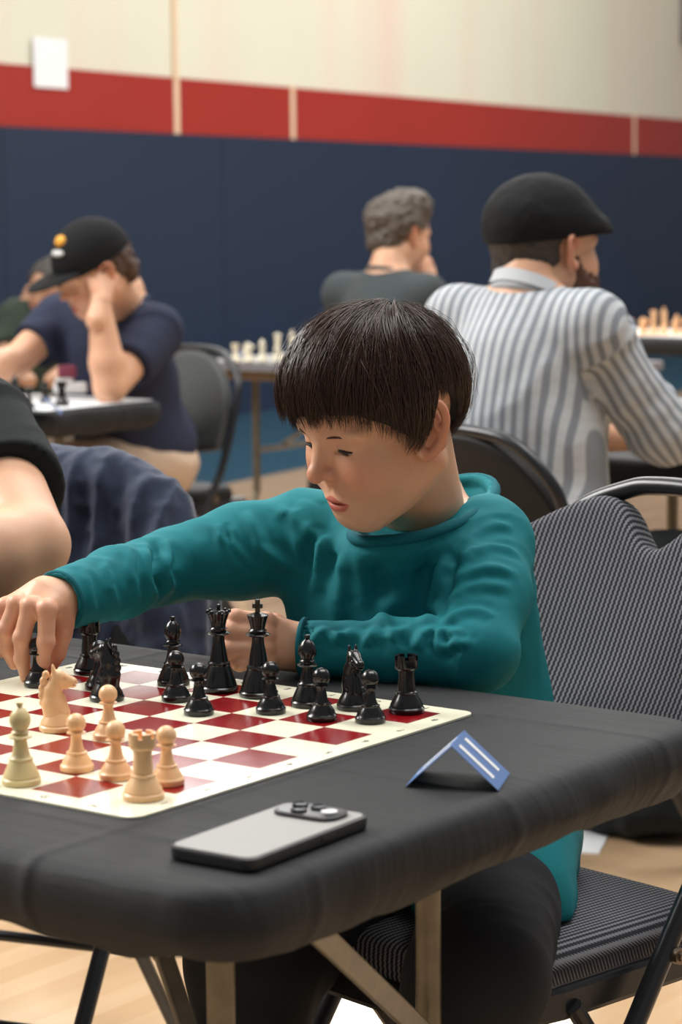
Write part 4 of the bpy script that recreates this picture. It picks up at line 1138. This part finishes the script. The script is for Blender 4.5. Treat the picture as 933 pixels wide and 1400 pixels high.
def grown_up(label, F, J, head, mats, sleeve=(.55, .55), tone=1., hands=(None, None), shirt_h=.006, legs=True, girth=1.0, group=None, hem=None, collar=True, head_h=.004, fold=1.0, root_name='person', stripes=False, seat=None, belly=None, shin=.03, knees=0.):
    """J: pelvis neck shL elL wrL shR elR wrR (world); head = (frame, origin, scale); sleeve > 1 reaches down the forearm"""
    L, Fw, U = frame(F); Tm = np.stack([L, Fw, U], 1); belly = belly or girth; settle = (lambda V: sit(V, seat)) if seat else (lambda V: V)
    pel, neck = J['pelvis'], J['neck']; root = thing(root_name, label, 'person', (pel[0], pel[1], 0), 0, group); off = A(pel[0], pel[1], 0)
    shm = (J['shL'] + J['shR']) / 2; chest = shm + (pel - shm) * .28; ab = shm + (pel - shm) * .62
    wide = np.linalg.norm(J['shL'] - J['shR']) / 2; latv = nrm((J['shL'] - J['shR']) * A(1, 1, 0)); Tc = np.stack([latv, np.cross(U, latv) * -1, U], 1); Tc[:, 1] = np.cross(Tc[:, 2], Tc[:, 0])
    up = nrm(shm - pel); Tc = np.stack([latv, nrm(np.cross(up, latv)), up], 1); Tc[:, 0] = np.cross(Tc[:, 1], Tc[:, 2])
    hipL, hipR = pel + L * .095 + A(0, 0, -.03), pel - L * .095 + A(0, 0, -.03)
    knL, knR = hipL + Fw * .40 + L * (.05 + knees), hipR + Fw * .40 + L * (knees - .05)
    anL, anR = knL + Fw * shin, knR + Fw * shin; anL[2] = anR[2] = .085
    pts = np.array([pel, neck, anL, anR, knL, knR] + [J[k] for k in J]); lo, hi = pts.min(0) - .16, pts.max(0) + .16; lo[2] = max(lo[2], -.01)
    g = SDF(lo, hi, .009, margin=.06)
    g.ell(chest, (wide * .92, .115 * belly, .17), Tc, k=0); g.ell(ab, (wide * .85, .12 * belly, .17), Tc, k=.04); g.ell(pel, (.165 * girth, .13, .11), Tm, k=.04)
    g.cone(neck + A(0, 0, .03), chest, .055, .08, k=.04)
    for s in 'LR':
        g.cone(neck + A(0, 0, -.03), J['sh' + s], .05, .05, k=.04); g.cone(J['sh' + s], J['el' + s], .050 * girth, .040 * girth, k=.02)
        g.chain([J['el' + s], J['el' + s] + (J['wr' + s] - J['el' + s]) * .3, J['wr' + s]], [.039 * girth, .043 * girth, .028], k=.012)
    for a, b, c in ((hipL, knL, anL), (hipR, knR, anR)):
        g.cone(a, b, .085, .06, k=.03); g.chain([b, b + (c - b) * .35, c], [.055, .055, .036], k=.015)
    b0 = g.mesh(2); b0 = (settle(b0[0]), b0[1]); sh = [(b0[0], b0[1], cone_tone(b0[0], tone))]
    hs = head_shell(head[0], head[1], head_h, head[2], tone, male=True, neck_to=neck + A(0, 0, -.03), neck_r=5.3, slit=False); sh.append(hs)
    for hnd in hands:
        if hnd is not None: sh.append(hnd)
    V, Q, C = join(*sh); link('body', np_mesh('body', V - off, Q, M['skin'], col=C), root)
    # shirt
    g = SDF(lo, hi, shirt_h, margin=.07); k = 1.0
    g.ell(chest, (wide * 1.02, .135 * belly, .185), Tc, k=0); g.ell(ab, (wide * .98 * belly, .145 * belly, .2), Tc, k=.06); g.ell(pel + A(0, 0, .02), (.185 * girth, .155, .14), Tm, k=.06)
    for s in 'LR':
        sl = sleeve[0] if s == 'L' else sleeve[1]; a, b, c = J['sh' + s], J['el' + s], J['wr' + s]
        g.cone(neck + A(0, 0, -.05), a, .06, .062, k=.05)
        if sl <= 1:
            e = a + (b - a) * sl; g.cone(a, e, .064 * girth, .062 * girth, k=.03); 
            d = nrm(b - a); s2, P = g.win(e - .1, e + .1, 0)
            dd = (P[0] - e[0]) * d[0] + (P[1] - e[1]) * d[1] + (P[2] - e[2]) * d[2]
            rr = np.sqrt(np.maximum((P[0] - e[0]) ** 2 + (P[1] - e[1]) ** 2 + (P[2] - e[2]) ** 2 - dd ** 2, 0))
            g.F[s2] = np.where(rr < .085, np.maximum(g.F[s2], dd), g.F[s2])
        else:
            g.cone(a, b, .064, .054, k=.03); e = b + (c - b) * (sl - 1); g.cone(b, e, .054, .048, k=.015)
    g.ell(neck + A(0, 0, .045), (.066, .066, .05), None, k=.01, mode='sub')
    g.cut(A(0, 0, hem if hem else pel[2] - .05), (0, 0, -1))
    V, Q = g.mesh(2); N = normals(V, Q)
    for i, s in enumerate('LR'):
        V = folds(V, N, J['sh' + s], J['el' + s], .0065 * fold, 20, 61 + i, .1, .9, 9)
        if (sleeve[i]) > 1: V = folds(V, N, J['el' + s], J['wr' + s], .006 * fold, 24, 65 + i, .09, .9, 9, 0, sleeve[i] - 1)
    V = drape(V, N, axes_along(nrm(L * .5 - U)), (13, 13, 5), .006 * fold, 71, np.clip((shm[2] - .03 - V[:, 2]) / .08, 0, 1))
    V = lap(V, Q, .4)
    attr = None
    if stripes:
        rel = V - shm; u = rel @ latv
        for s in 'LR':
            a, b = J['sh' + s], J['el' + s]; R = axes_along(b - a, Tc[:, 1]); q = (V - a) @ R; t = np.clip(q[:, 2] / np.linalg.norm(b - a), 0, 1.6)
            inarm = (np.hypot(q[:, 0], q[:, 1]) < .085) & (q[:, 2] > .045) & ((rel @ latv) * (1 if s == 'L' else -1) > wide * .93)
            ang = np.arctan2(q[:, 1], q[:, 0]); u = np.where(inarm, ang * .058, u)
        attr = {'stripe': u, 'high': rel @ up}
    shirt = cloth_obj('shirt', settle(V) - off, Q, mats['shirt'], root, attr)
    if collar:
        mb = MB(); P = [neck + A(0, 0, -.004) + L * .064 * math.cos(a) + Fw * (.06 * math.sin(a)) + U * (-.018 * math.sin(a)) - off for a in np.linspace(0, 2 * math.pi, 33)[:-1]]
        mb.tube(P, .009, 8, closed=True); mb.build('collar', mats.get('collar', mats['shirt']), shirt, smooth=True)
    if legs:
        g = SDF(lo, np.array([hi[0], hi[1], pel[2] + .12]), .008, margin=.06)
        g.ell(pel + A(0, 0, -.02), (.185 * girth, .155, .11), Tm, k=0)
        for a, b, c in ((hipL, knL, anL), (hipR, knR, anR)): g.cone(a, b, .1, .078, k=.04); g.cone(b, b + (c - b) * mats.get('leg_len', .95), .075, .06, k=.02)
        V, Q = g.mesh(2); V = drape(V, normals(V, Q), np.eye(3), (14, 14, 10), .006, 81); cloth_obj('trousers', settle(V) - off, Q, mats['trousers'], root)
        for a in (anL, anR):
            g = SDF(a - .3, a + .3, .008, margin=.04); g.cone(a + A(0, 0, -.03), a + Fw * .16 + A(0, 0, -.045), .05, .038, k=.01); g.cone(a + A(0, 0, .02), a, .045, .05, k=.02)
            V, Q = g.mesh(1); V[:, 2] += .002 - V[:, 2].min(); cloth_obj('shoe', V - off, Q, M['vinyl'], root)
    return root, off
def local_sdf(root, off, name, head, lo, hi, h, fn, mat, noise=None, parent=None, smooth=1):
    g = SDF(lo, hi, h, margin=2.5); fn(g); V, Q = g.mesh(smooth)
    if noise: V = V + normals(V, Q) * (noise[0] * vnoise(V * noise[1], 5) + noise[0] * .5 * vnoise(V * noise[1] * 2.2, 9))[:, None]
    return link(name, np_mesh(name, (V * head[2] / 100) @ head[0].T + head[1] - off, Q, mat), parent or root)

def stripe_mat():
    t = NT('striped_shirting'); a = t.n('ShaderNodeAttribute'); a.attribute_name = 'stripe'; s = t.math('SINE', t.math('MULTIPLY', a.outputs['Fac'], 2 * math.pi / .0195))
    b = t.n('ShaderNodeAttribute'); b.attribute_name = 'high'; s2 = t.math('SINE', t.math('MULTIPLY', b.outputs['Fac'], 2 * math.pi / .0235))
    f = t.math('MULTIPLY', t.math('MINIMUM', t.math('MAXIMUM', t.math('ADD', t.math('MULTIPLY', s, 2.5), .3), 0.), 1.), .95)
    f2 = t.math('MULTIPLY', t.math('MAXIMUM', s2, 0.), .12)
    c = t.mix(f, srgb(186, 190, 194), srgb(126, 132, 140)); c = t.mix(f2, c, srgb(140, 146, 154))
    t.set(c, .85, spec=.2); t.bump(t.noise(500, 2), .15, .001); return t.m
M['stripe'] = stripe_mat()
M['navy_tee'] = fabric('navy_tee', srgb(40, 46, 66), 500)
M['grey_tee'] = fabric('grey_tee', srgb(62, 68, 70), 500)
M['black_tee'] = fabric('black_tee', srgb(26, 31, 33), 800)
M['olive_tee'] = fabric('olive_tee', srgb(50, 60, 52), 500)
M['beige'] = fabric('beige_twill', srgb(196, 172, 150), 600)
M['cap_black'] = fabric('cap_twill', srgb(15, 16, 18), 900)
M['denim'] = fabric('denim', srgb(46, 54, 74), 420, .35, .4, .9, .2, .4)
M['brown_hair'] = hair_mat('brown_hair', (.03, .014, .009), (.10, .05, .03), .5)
M['dark_hair'] = hair_mat('dark_hair', (.02, .015, .013), (.05, .04, .035), .55)
M['grey_hair'] = hair_mat('greying_hair', (.035, .028, .024), (.15, .115, .09), .6)
M['beard'] = hair_mat('beard_hair', (.05, .018, .009), (.13, .05, .025), .55)
M['logo_yellow'] = plain('yellow_embroidery', srgb(238, 170, 60), .7)
M['logo_white'] = plain('white_embroidery', srgb(205, 205, 205), .7)
M['collar_cloth'] = fabric('collar_cloth', srgb(186, 190, 194), 600)
M['maroon'] = plain('maroon_print', srgb(120, 50, 70), .7)

SEAT_BALL = ((-2.72, 3.655), -.1); SEAT_FLAT = ((-.575, 2.26), math.pi - .18); SEAT_GREY = ((-2.44, 4.475), math.pi - .05); SEAT_JACKET = ((-.59, .888), .26)
# ---- man in the baseball cap
def cap_man():
    F = (-.28, -.96); H = (head_frame((-.42, -.9), .42, .05), at(126, 372, 6.345), 1.08); L, Fw, U = frame(F)
    J = dict(pelvis=A(-2.70, 3.58, .56), neck=at(170, 412, 6.54), shL=at(214, 452, 6.48), shR=at(84, 436, 6.63), elL=at(150, 530, 6.28), wrL=at(137, 415, 6.26), elR=at(22, 494, 6.50), wrR=at(-60, 520, 6.25))
    d = nrm(at(148, 362, 6.30) - J['wrL'])
    hl = simple_hand(J['wrL'], d + A(-.1, .1, 0) * .3, nrm(CAM - J['wrL']) + R_[0] * .4, -1, .25)
    hr = simple_hand(J['wrR'], J['wrR'] - J['elR'], A(0, 0, 1), 1, .3)
    r, off = grown_up('person in a black baseball cap and navy t-shirt, head resting on one hand', F, J, H, dict(shirt=M['navy_tee'], trousers=M['beige'], leg_len=.5), (.62, .62), 1.0, (hl, hr), girth=1.08, belly=1.0, seat=SEAT_BALL, knees=-.06)
    def hair(g):
        g.ell((0, -2.2, 2.2), (7.9, 9.2, 7.6), k=0); g.ell((0, -8.0, -2.2), (6.0, 3.2, 4.2), k=1.5); g.cut((0, 3, 0), (0, 1, .0)); g.ell((0, 3.5, -4), (9, 6, 6), k=0, mode='sub')
    local_sdf(r, off, 'hair', H, (-11, -14, -9), (11, 6, 12), .35, hair, M['brown_hair'], (.55, .9))
    def crown(g):
        g.ell((0, -1.4, 3.2), (8.6, 10.4, 9.8), k=0); g.cut((0, -1, 2.4), (0, -.12, -1))
    cp = local_sdf(r, off, 'cap', H, (-10, -13, -2), (10, 11, 14), .3, crown, M['cap_black'])
    def visor(g):
        g.ell((0, 7.0, 2.6), (7.6, 10.0, 1.0), k=0); g.ell((0, -1.4, 3.2), (8.2, 10.0, 9.4), k=0, mode='sub'); g.ell((0, 6.5, 1.2), (7.4, 9.9, 1.1), R=np.eye(3), k=.2, mode='sub'); g.cut((0, 5.5, 0), (0, -1, 0))
    local_sdf(r, off, 'visor', H, (-9, 0, 0), (9, 18.5, 6), .25, visor, M['cap_black'], parent=cp)
    def lg(g): g.ell((-1.2, 4.7, 10.3), (1.9, 1.5, 1.6), k=0)
    local_sdf(r, off, 'emblem', H, (-6, 2, 5), (4, 12, 13), .2, lg, M['logo_yellow'], parent=cp)
    def lg2(g): g.ell((-1.2, 6.7, 8.2), (2.9, 1.1, .9), k=0)
    local_sdf(r, off, 'emblem_lettering', H, (-6, 4, 4), (4, 12, 10), .2, lg2, M['logo_white'], parent=cp)
    # print on the chest
    shm = (J['shL'] + J['shR']) / 2
    for px, py, w, hh, m in ((92, 508, .05, .035, 'maroon'), (96, 530, .09, .03, 'logo_white'), (88, 520, .05, .015, 'logo_white')):
        c = at(px, py, 6.40); R = axes_along(nrm(CAM - c), (0, 0, 1)); mb = MB(); mb.box(c - off, (w, hh, .05), R); mb.build('shirt_print', M[m], r, bevel=.01)
cap_man()

# ---- man in the flat cap, seen from behind
def flat_cap_man():
    F = (.18, .98); H = (head_frame((.34, .94), -.02, .02), at(748, 342, 4.56), 1.1)
    J = dict(pelvis=A(-.635, 2.335, .56), neck=at(722, 398, 4.52), shL=at(628, 438, 4.60), shR=at(808, 446, 4.44), elL=at(690, 600, 4.85), wrL=at(872, 612, 4.72), elR=at(900, 590, 4.52), wrR=at(1040, 600, 4.75))
    for k_ in ('elL', 'wrL', 'elR', 'wrR'): J[k_][2] = max(J[k_][2], TZ + (.056 if k_[0] == 'e' else .048))
    hl = simple_hand(J['wrL'], J['wrL'] - J['elL'], A(0, 0, 1), -1, .1); hr = simple_hand(J['wrR'], J['wrR'] - J['elR'], A(0, 0, 1), 1, .1)
    r, off = grown_up('person in a black flat cap and grey striped shirt, seen from behind', F, J, H, dict(shirt=M['stripe'], collar=M['stripe'], trousers=M['black_tee']), (1.3, 1.22), .95, (hl, hr), girth=1.1, stripes=True, shirt_h=.005, hem=.50, fold=1.5, seat=SEAT_FLAT, shin=.27)
    mb = MB(); L, Fw, U = frame(F); n0 = J['neck'] - off
    P = [n0 + A(0, 0, .016) + L * .07 * math.cos(a) + Fw * (.062 * math.sin(a) + .004) + U * (-.03 * math.sin(a)) for a in np.linspace(0, 2 * math.pi, 33)[:-1]]
    V = [p - U * .03 + (p - n0) * .16 for p in P] + P + [p - (p - n0) * .06 for p in P]; n = 32
    mb.add(V, [(i, (i + 1) % n, n + (i + 1) % n, n + i) for i in range(n)] + [(n + i, n + (i + 1) % n, 2 * n + (i + 1) % n, 2 * n + i) for i in range(n)]); mb.build('shirt_collar', M['collar_cloth'], r, smooth=True)
    def hair(g):
        g.ell((0, -1.6, 2.4), (7.6, 9.5, 7.8), k=0); g.ell((0, -5.5, -3.0), (5.8, 4.6, 3.4), k=2); g.cut((0, 1.8, 0), (0, 1, .25)); 
        for s in (-1, 1): g.ell((s * 8, -1.0, -.6), (2.2, 2.0, 3.2), k=.3, mode='sub')
    local_sdf(r, off, 'hair', H, (-11, -13, -8), (11, 5, 12), .3, hair, M['dark_hair'], (.15, 1.5))
    def beard(g):
        g.ell((0, 4.6, -8.2), (4.6, 4.6, 3.6), k=0); g.ell((0, 2.6, -5.4), (7.0, 6.6, 5.8), k=1); g.cut((0, 0, -2.6), (0, .3, 1)); g.cut((0, -.6, 0), (0, -1, 0)); g.ell((0, 5.0, -10.8), (3.4, 3.4, 3.4), k=2)
        for s in (-1, 1): g.cone((s * 6.0, 1.3, -1.6), (s * 5.0, 2.2, -6.0), 1.0, 1.6, k=1.2)
        g.ell((0, 9.5, -5.4), (2.6, 2.4, 1.2), k=.5, mode='sub')
    local_sdf(r, off, 'beard', H, (-9, -4, -16), (9, 12, 1), .3, beard, M['beard'], (.25, 1.2))
    def fc(g):
        g.ell((0, -1.6, 4.6), (9.0, 10.4, 8.6), k=0); g.ell((0, 4.0, 3.4), (8.2, 7.2, 3.6), k=3); g.ell((0, 7.8, 2.4), (6.6, 4.2, 1.2), k=1.2); g.cut((0, 0, 2.0), (0, .06, -1))
    local_sdf(r, off, 'flat_cap', H, (-12, -14, 0), (12, 17, 14), .35, fc, M['cap_black'], (.12, .5))
flat_cap_man()

# ---- man in the grey t-shirt, far behind
def grey_man():
    F = (.1, .99); H = (head_frame((.30, .95), .1), at(548, 322, 7.5), 1.06)
    J = dict(pelvis=A(-2.50, 4.55, .56), neck=at(532, 372, 7.45), shL=at(470, 402, 7.55), shR=at(582, 404, 7.35), elL=A(-2.86, 4.81, TZ + .052), wrL=A(-2.80, 5.05, TZ + .045), elR=at(606, 475, 7.5), wrR=at(590, 398, 7.62))
    hr = simple_hand(J['wrR'], at(578, 360, 7.6) - J['wrR'], -R_[2] + R_[0], 1, .5, .004)
    r, off = grown_up('person in a dark grey t-shirt seen from behind, chin on one hand', F, J, H, dict(shirt=M['grey_tee'], trousers=M['charcoal']), (.6, .6), .95, (hr,), shirt_h=.008, head_h=.005, seat=SEAT_GREY)
    def hair(g):
        g.ell((0, -1.8, 4.0), (8.6, 9.8, 8.4), k=0); g.ell((0, 2.0, 9.0), (7.6, 6.4, 4.6), k=2); g.ell((0, -6.5, -2.0), (5.8, 3.8, 4.0), k=2); g.cut((0, 6.6, 0), (0, 1, -.1)); g.ell((0, 6.5, -1.5), (9, 6.2, 5.6), k=.5, mode='sub')
        for s in (-1, 1): g.ell((s * 8, -1.0, -.6), (2.4, 2.0, 3.0), k=.3, mode='sub')
    local_sdf(r, off, 'hair', H, (-12, -14, -8), (12, 10, 17), .4, hair, M['grey_hair'], (.8, .7))
grey_man()

# ---- the person behind the person in the baseball cap
def far_person():
    F = (-.2, -.97); H = (head_frame((.1, -.99), .15), at(72, 398, 8.9), 1.05)
    c = at(45, 420, 9.0)
    J = dict(pelvis=at(35, 520, 9.1), neck=at(52, 415, 9.0), shL=at(95, 440, 8.9), shR=at(22, 432, 9.1), elL=at(110, 500, 8.8), wrL=at(70, 520, 8.6), elR=at(5, 500, 8.9), wrR=at(40, 520, 8.6))
    J['pelvis'][2] = .53
    r, off = grown_up('person in an olive top partly hidden behind the black baseball cap', F, J, H, dict(shirt=M['olive_tee'], trousers=M['charcoal']), (.7, .7), .6, (), shirt_h=.009, head_h=.006)
    def hair(g): g.ell((0, -1.6, 3.6), (8.2, 9.8, 8.4), k=0); g.cut((0, 6.4, 0), (0, 1, 0)); g.ell((0, 6.5, -2.5), (9, 7.5, 6.0), k=.5, mode='sub')
    local_sdf(r, off, 'hair', H, (-11, -13, -8), (11, 10, 14), .5, hair, M['dark_hair'], (.4, .8))
far_person()

# ---- neighbour at the same table, mostly out of the picture
def neighbour():
    F = (-.1, -.99); L, Fw, U = frame(F)
    sL = at(-32, 592, 3.10); nk = sL - L * .19 + A(0, 0, .075); H = (head_frame(F, .35), nk + A(0, -.06, .14), 1.1)
    J = dict(pelvis=A(-.63, .80, .56), neck=nk, shL=sL, shR=sL - L * .37, elL=at(42, 746, 2.88), wrL=at(-120, 790, 2.78), elR=sL - L * .42 + A(0, -.14, -.15), wrR=A(-.52, .48, TZ + .05))
    hl = simple_hand(J['wrL'], A(-.9, -.4, -.1), A(0, 0, 1), -1, .1); hr = simple_hand(J['wrR'], A(.5, -.3, 0), A(0, 0, 1), 1, .1)
    r, off = grown_up('person in a black t-shirt with bare arms folded on the table', F, J, H, dict(shirt=M['black_tee'], trousers=M['charcoal']), (.55, .55), 1.02, (hl, hr), girth=1.17, belly=.92, seat=SEAT_JACKET, shirt_h=.004, head_h=.004)
    def hair(g): g.ell((0, -1.6, 3.6), (8.2, 9.8, 8.4), k=0); g.cut((0, 6.4, 0), (0, 1, 0)); g.ell((0, 6.5, -2.5), (9, 7.5, 6.0), k=.5, mode='sub')
    local_sdf(r, off, 'hair', H, (-11, -13, -8), (11, 10, 14), .5, hair, M['dark_hair'], (.4, .8))
neighbour()

# ------------------------------------------------------------------ the other chairs
JC, JA = SEAT_JACKET
folding_chair('black folding chair with a denim jacket over its back', JC, JA, 'vinyl')
folding_chair('black folding chair with a rounded back, under the person in the flat cap', *SEAT_FLAT, 'vinyl')
folding_chair('black folding chair with a rounded back, under the person in the baseball cap', *SEAT_BALL, 'grey')
folding_chair('black folding chair under the person in the dark grey t-shirt', *SEAT_GREY, 'grey')

# jacket over the neighbour's chair, hung on the arch of its back
def jacket():
    o = A(JC[0], JC[1], 0); ca, sa = math.cos(JA), math.sin(JA)
    W = lambda p: o + A(p[0] * ca - p[1] * sa, p[0] * sa + p[1] * ca, p[2])
    arch = spline([(-.208, .13, .66), (-.200, .168, .765), (-.135, .185, .822), (-.06, .19, .84), (.06, .19, .84), (.135, .185, .822), (.200, .168, .765), (.210, .13, .66), (.212, .11, .54)], 3)
    P = np.array([W(p) for p in arch]); g = SDF(P.min(0) - A(.12, .12, .32), P.max(0) + .1, .005, margin=.05)
    for i in range(len(P) - 1): g.cone(P[i], P[i + 1], .038, .038, k=.01)
    for p in arch[1:-1]:
        g.cone(W(p), W((p[0] * 1.02, .275, .42)), .036, .038, k=.025)
        g.cone(W(p), W((p[0] * .92, .125, .58)), .034, .028, k=.025)
    g.chain([W((.19, .17, .74)), W((.235, .18, .60)), W((.24, .18, .42))], [.045, .045, .040], k=.02)
    V, Q = g.mesh(2); V = drape(V, normals(V, Q), np.eye(3), (20, 18, 5), .012, 91); V = lap(V, Q); V = drape(V, normals(V, Q), np.eye(3), (50, 50, 30), .003, 92)
    k_ = link('denim_jacket', np_mesh('denim_jacket', V, Q, M['denim'])); tag(k_, 'dark blue denim jacket draped over a folding chair back', 'jacket')
jacket()

# ------------------------------------------------------------------ other tables
folding_table('folding table under the black cloth where the person in the baseball cap leans', -4.21, -2.40, 2.62, 3.35, (-4.0, -2.58), M['table_grey'])
table_cloth('fitted black cloth under the elbow of the person in the baseball cap', -4.22, -2.39, 2.61, 3.36, seed=2)
ty = 2.68
folding_table('folding table under the black cloth in front of the person in the flat cap', -.99, .80, ty + .01, ty + .74, (-.8, .6), M['table_grey'])
table_cloth('fitted black cloth in front of the person in the flat cap', -1.0, .81, ty, ty + .75, seed=3)
folding_table('bare folding table with splayed legs behind the person in teal, holding pale chess pieces', -3.46, -2.06, 4.72, 5.47, (-3.36, -2.16), M['table_grey'])
folding_table('folding table under the black cloth by the navy wall pads', -3.69, -1.5, 6.62, 7.36, (-3.5, -1.7), M['table_grey'])
table_cloth('fitted black cloth by the navy wall pads, under tan chess pieces', -3.7, -1.49, 6.61, 7.37, seed=4)

# pieces on the far tables
GP = 'pale chess pieces on the bare table behind the person in teal'
row = [('rook', 309), ('pawn', 318), ('knight', 327), ('pawn', 336), ('bishop', 346), ('queen', 357), ('pawn', 366), ('king', 377), ('bishop', 391), ('pawn', 402)]
bare = {'rook': 'pale chess rook', 'pawn': 'pale chess pawn', 'knight': 'pale chess knight', 'bishop': 'pale chess bishop', 'queen': 'pale chess queen', 'king': 'pale chess king'}
spot = ['', ', between rook and knight', '', ', between knight and bishop', ', beside the queen', '', ', between queen and king', '', ', beside the king', ', past the bishop']
for i, (kd, px) in enumerate(row):
    q = at_z(px, 496, TZ); piece(kd, M['far_piece'], q[:2] + A(0, .05 + .04 * (i % 2)), bare[kd] + ' on the bare table behind the person in teal' + spot[i], .3 * i, TZ + .0005, group=GP, hs=1.05)
tent_card('blue folded number card on the bare table behind the person in teal', (*(at_z(300, 490, TZ)[:2] + A(.02, .05)), TZ), .6, '12', group='far number cards', txt=.05)
GT = 'tan chess pieces on the cloth by the wall pads'
spot2 = [', beside a knight', ', beside a rook and a pawn', ', between knight and bishop', ', beside the queen', '', ', between queen and king', '', ', beside the king', ', between bishop and knight', ', next to a rook', ', ending the row']
for i, (kd, px) in enumerate([('rook', 858), ('knight', 868), ('pawn', 874), ('bishop', 881), ('queen', 890), ('pawn', 897), ('king', 904), ('bishop', 913), ('pawn', 918), ('knight', 925), ('rook', 934)]):
    q = at_z(px + 4, 459, TZ); piece(kd, Wt, A(q[0], q[1] + .05 * (i % 2)), 'tan' + bare[kd][4:] + ' on the cloth by the wall pads' + spot2[i], .5 * i, TZ + .0015, group=GT, hs=1.1)
mb = MB(); mb.box((-2.85, 6.95, TZ + .002), (.62, .5, .002)); tag(mb.build('chess_board', M['paper']), 'pale chess board under the tan pieces by the wall pads', 'chess board')
# things on the table of the person in the baseball cap
def on_cap_table(px, py): q = at_z(px, py, TZ + .001); return q[:2]
GC = 'black chess pieces by the person in the baseball cap'
for kd, px, py, wh in (('bishop', 21, 556, ''), ('pawn', 40, 560, ' and a bishop'), ('pawn', 62, 552, ' behind a blue card'), ('rook', 85, 556, '')):
    piece(kd, K, on_cap_table(px, py), 'black chess %s near the person in the baseball cap%s' % (kd, wh), 0, TZ + .003, group=GC, hs=1.1)
tent_card('blue folded number card by the person in the baseball cap', (*on_cap_table(62, 565), TZ + .001), .7, '10', w=.08, txt=.05)
q = on_cap_table(110, 552); mb = MB(); mb.box((q[0] - .12, q[1] - .02, TZ + .002), (.42, .4, .002)); tag(mb.build('chess_board', M['paper']), 'pale chess board by the elbow of the person in the baseball cap', 'chess board')

# ------------------------------------------------------------------ bags on the floor
def bag(label, base, w, d, h, seed, handle=None, name='backpack'):
    r = thing(name, label, 'bag', (base[0], base[1], 0))
    g = SDF(A(-w, -d, -.02), A(w, d, h + .1), .008, margin=.05)
    g.box((0, 0, h * .5 + .002), (w * .5, d * .42, h * .5), .06, k=0); g.box((0, -d * .3, h * .33), (w * .38, d * .2, h * .28), .05, k=.03)
    V, Q = g.mesh(2); V = drape(V, normals(V, Q), np.eye(3), (12, 12, 9), .016, seed); V[:, 2] = np.maximum(V[:, 2], .003)
    link('bag_body', np_mesh('bag_body', V, Q, M['black_cloth_wear']), r)
    for s in (-1, 1):
        mb = MB(); mb.tube(spline([(s * w * .25, d * .25, h * .9), (s * w * .3, d * .55, h * .75), (s * w * .32, d * .55, h * .3), (s * w * .3, d * .3, .05)], 6), .016, 8, flat=.4); mb.build('strap', M['black_cloth_wear'], r, smooth=True)
    mb = MB(); hz = handle or .05
    mb.tube(spline([(-.06, 0, h - .03), (-.055, 0, h + hz * .7), (0, 0, h + hz), (.055, 0, h + hz * .7), (.06, 0, h - .03)], 6), .011, 8); mb.build('handle', M['black_cloth_wear'], r, smooth=True)
    return r
q = at(255, 900, 4.3); bag('black backpack standing on the floor behind the denim jacket', (q[0] - .04, q[1]), .34, .24, .5, 101)
q = at_z(852, 1150, 0.0); bag('black bag slumped on the floor under the table of the person in the flat cap', (q[0] - .02, q[1] + .12), .30, .26, .17, 102, .03)
q = at(215, 700, 5.75); bag('black bag with a loop handle beside the chair of the person in the baseball cap', (q[0], q[1]), .3, .22, .42, 103, .13)
q = at_z(796, 1156, 0.0); mb = MB(); mb.box((q[0] - .05, q[1] + .03, .001), (.15, .21, .002), eul((0, 0, .4))); tag(mb.build('paper_sheet', M['paper']), 'white sheet of paper on the floor beside a black bag', 'paper')
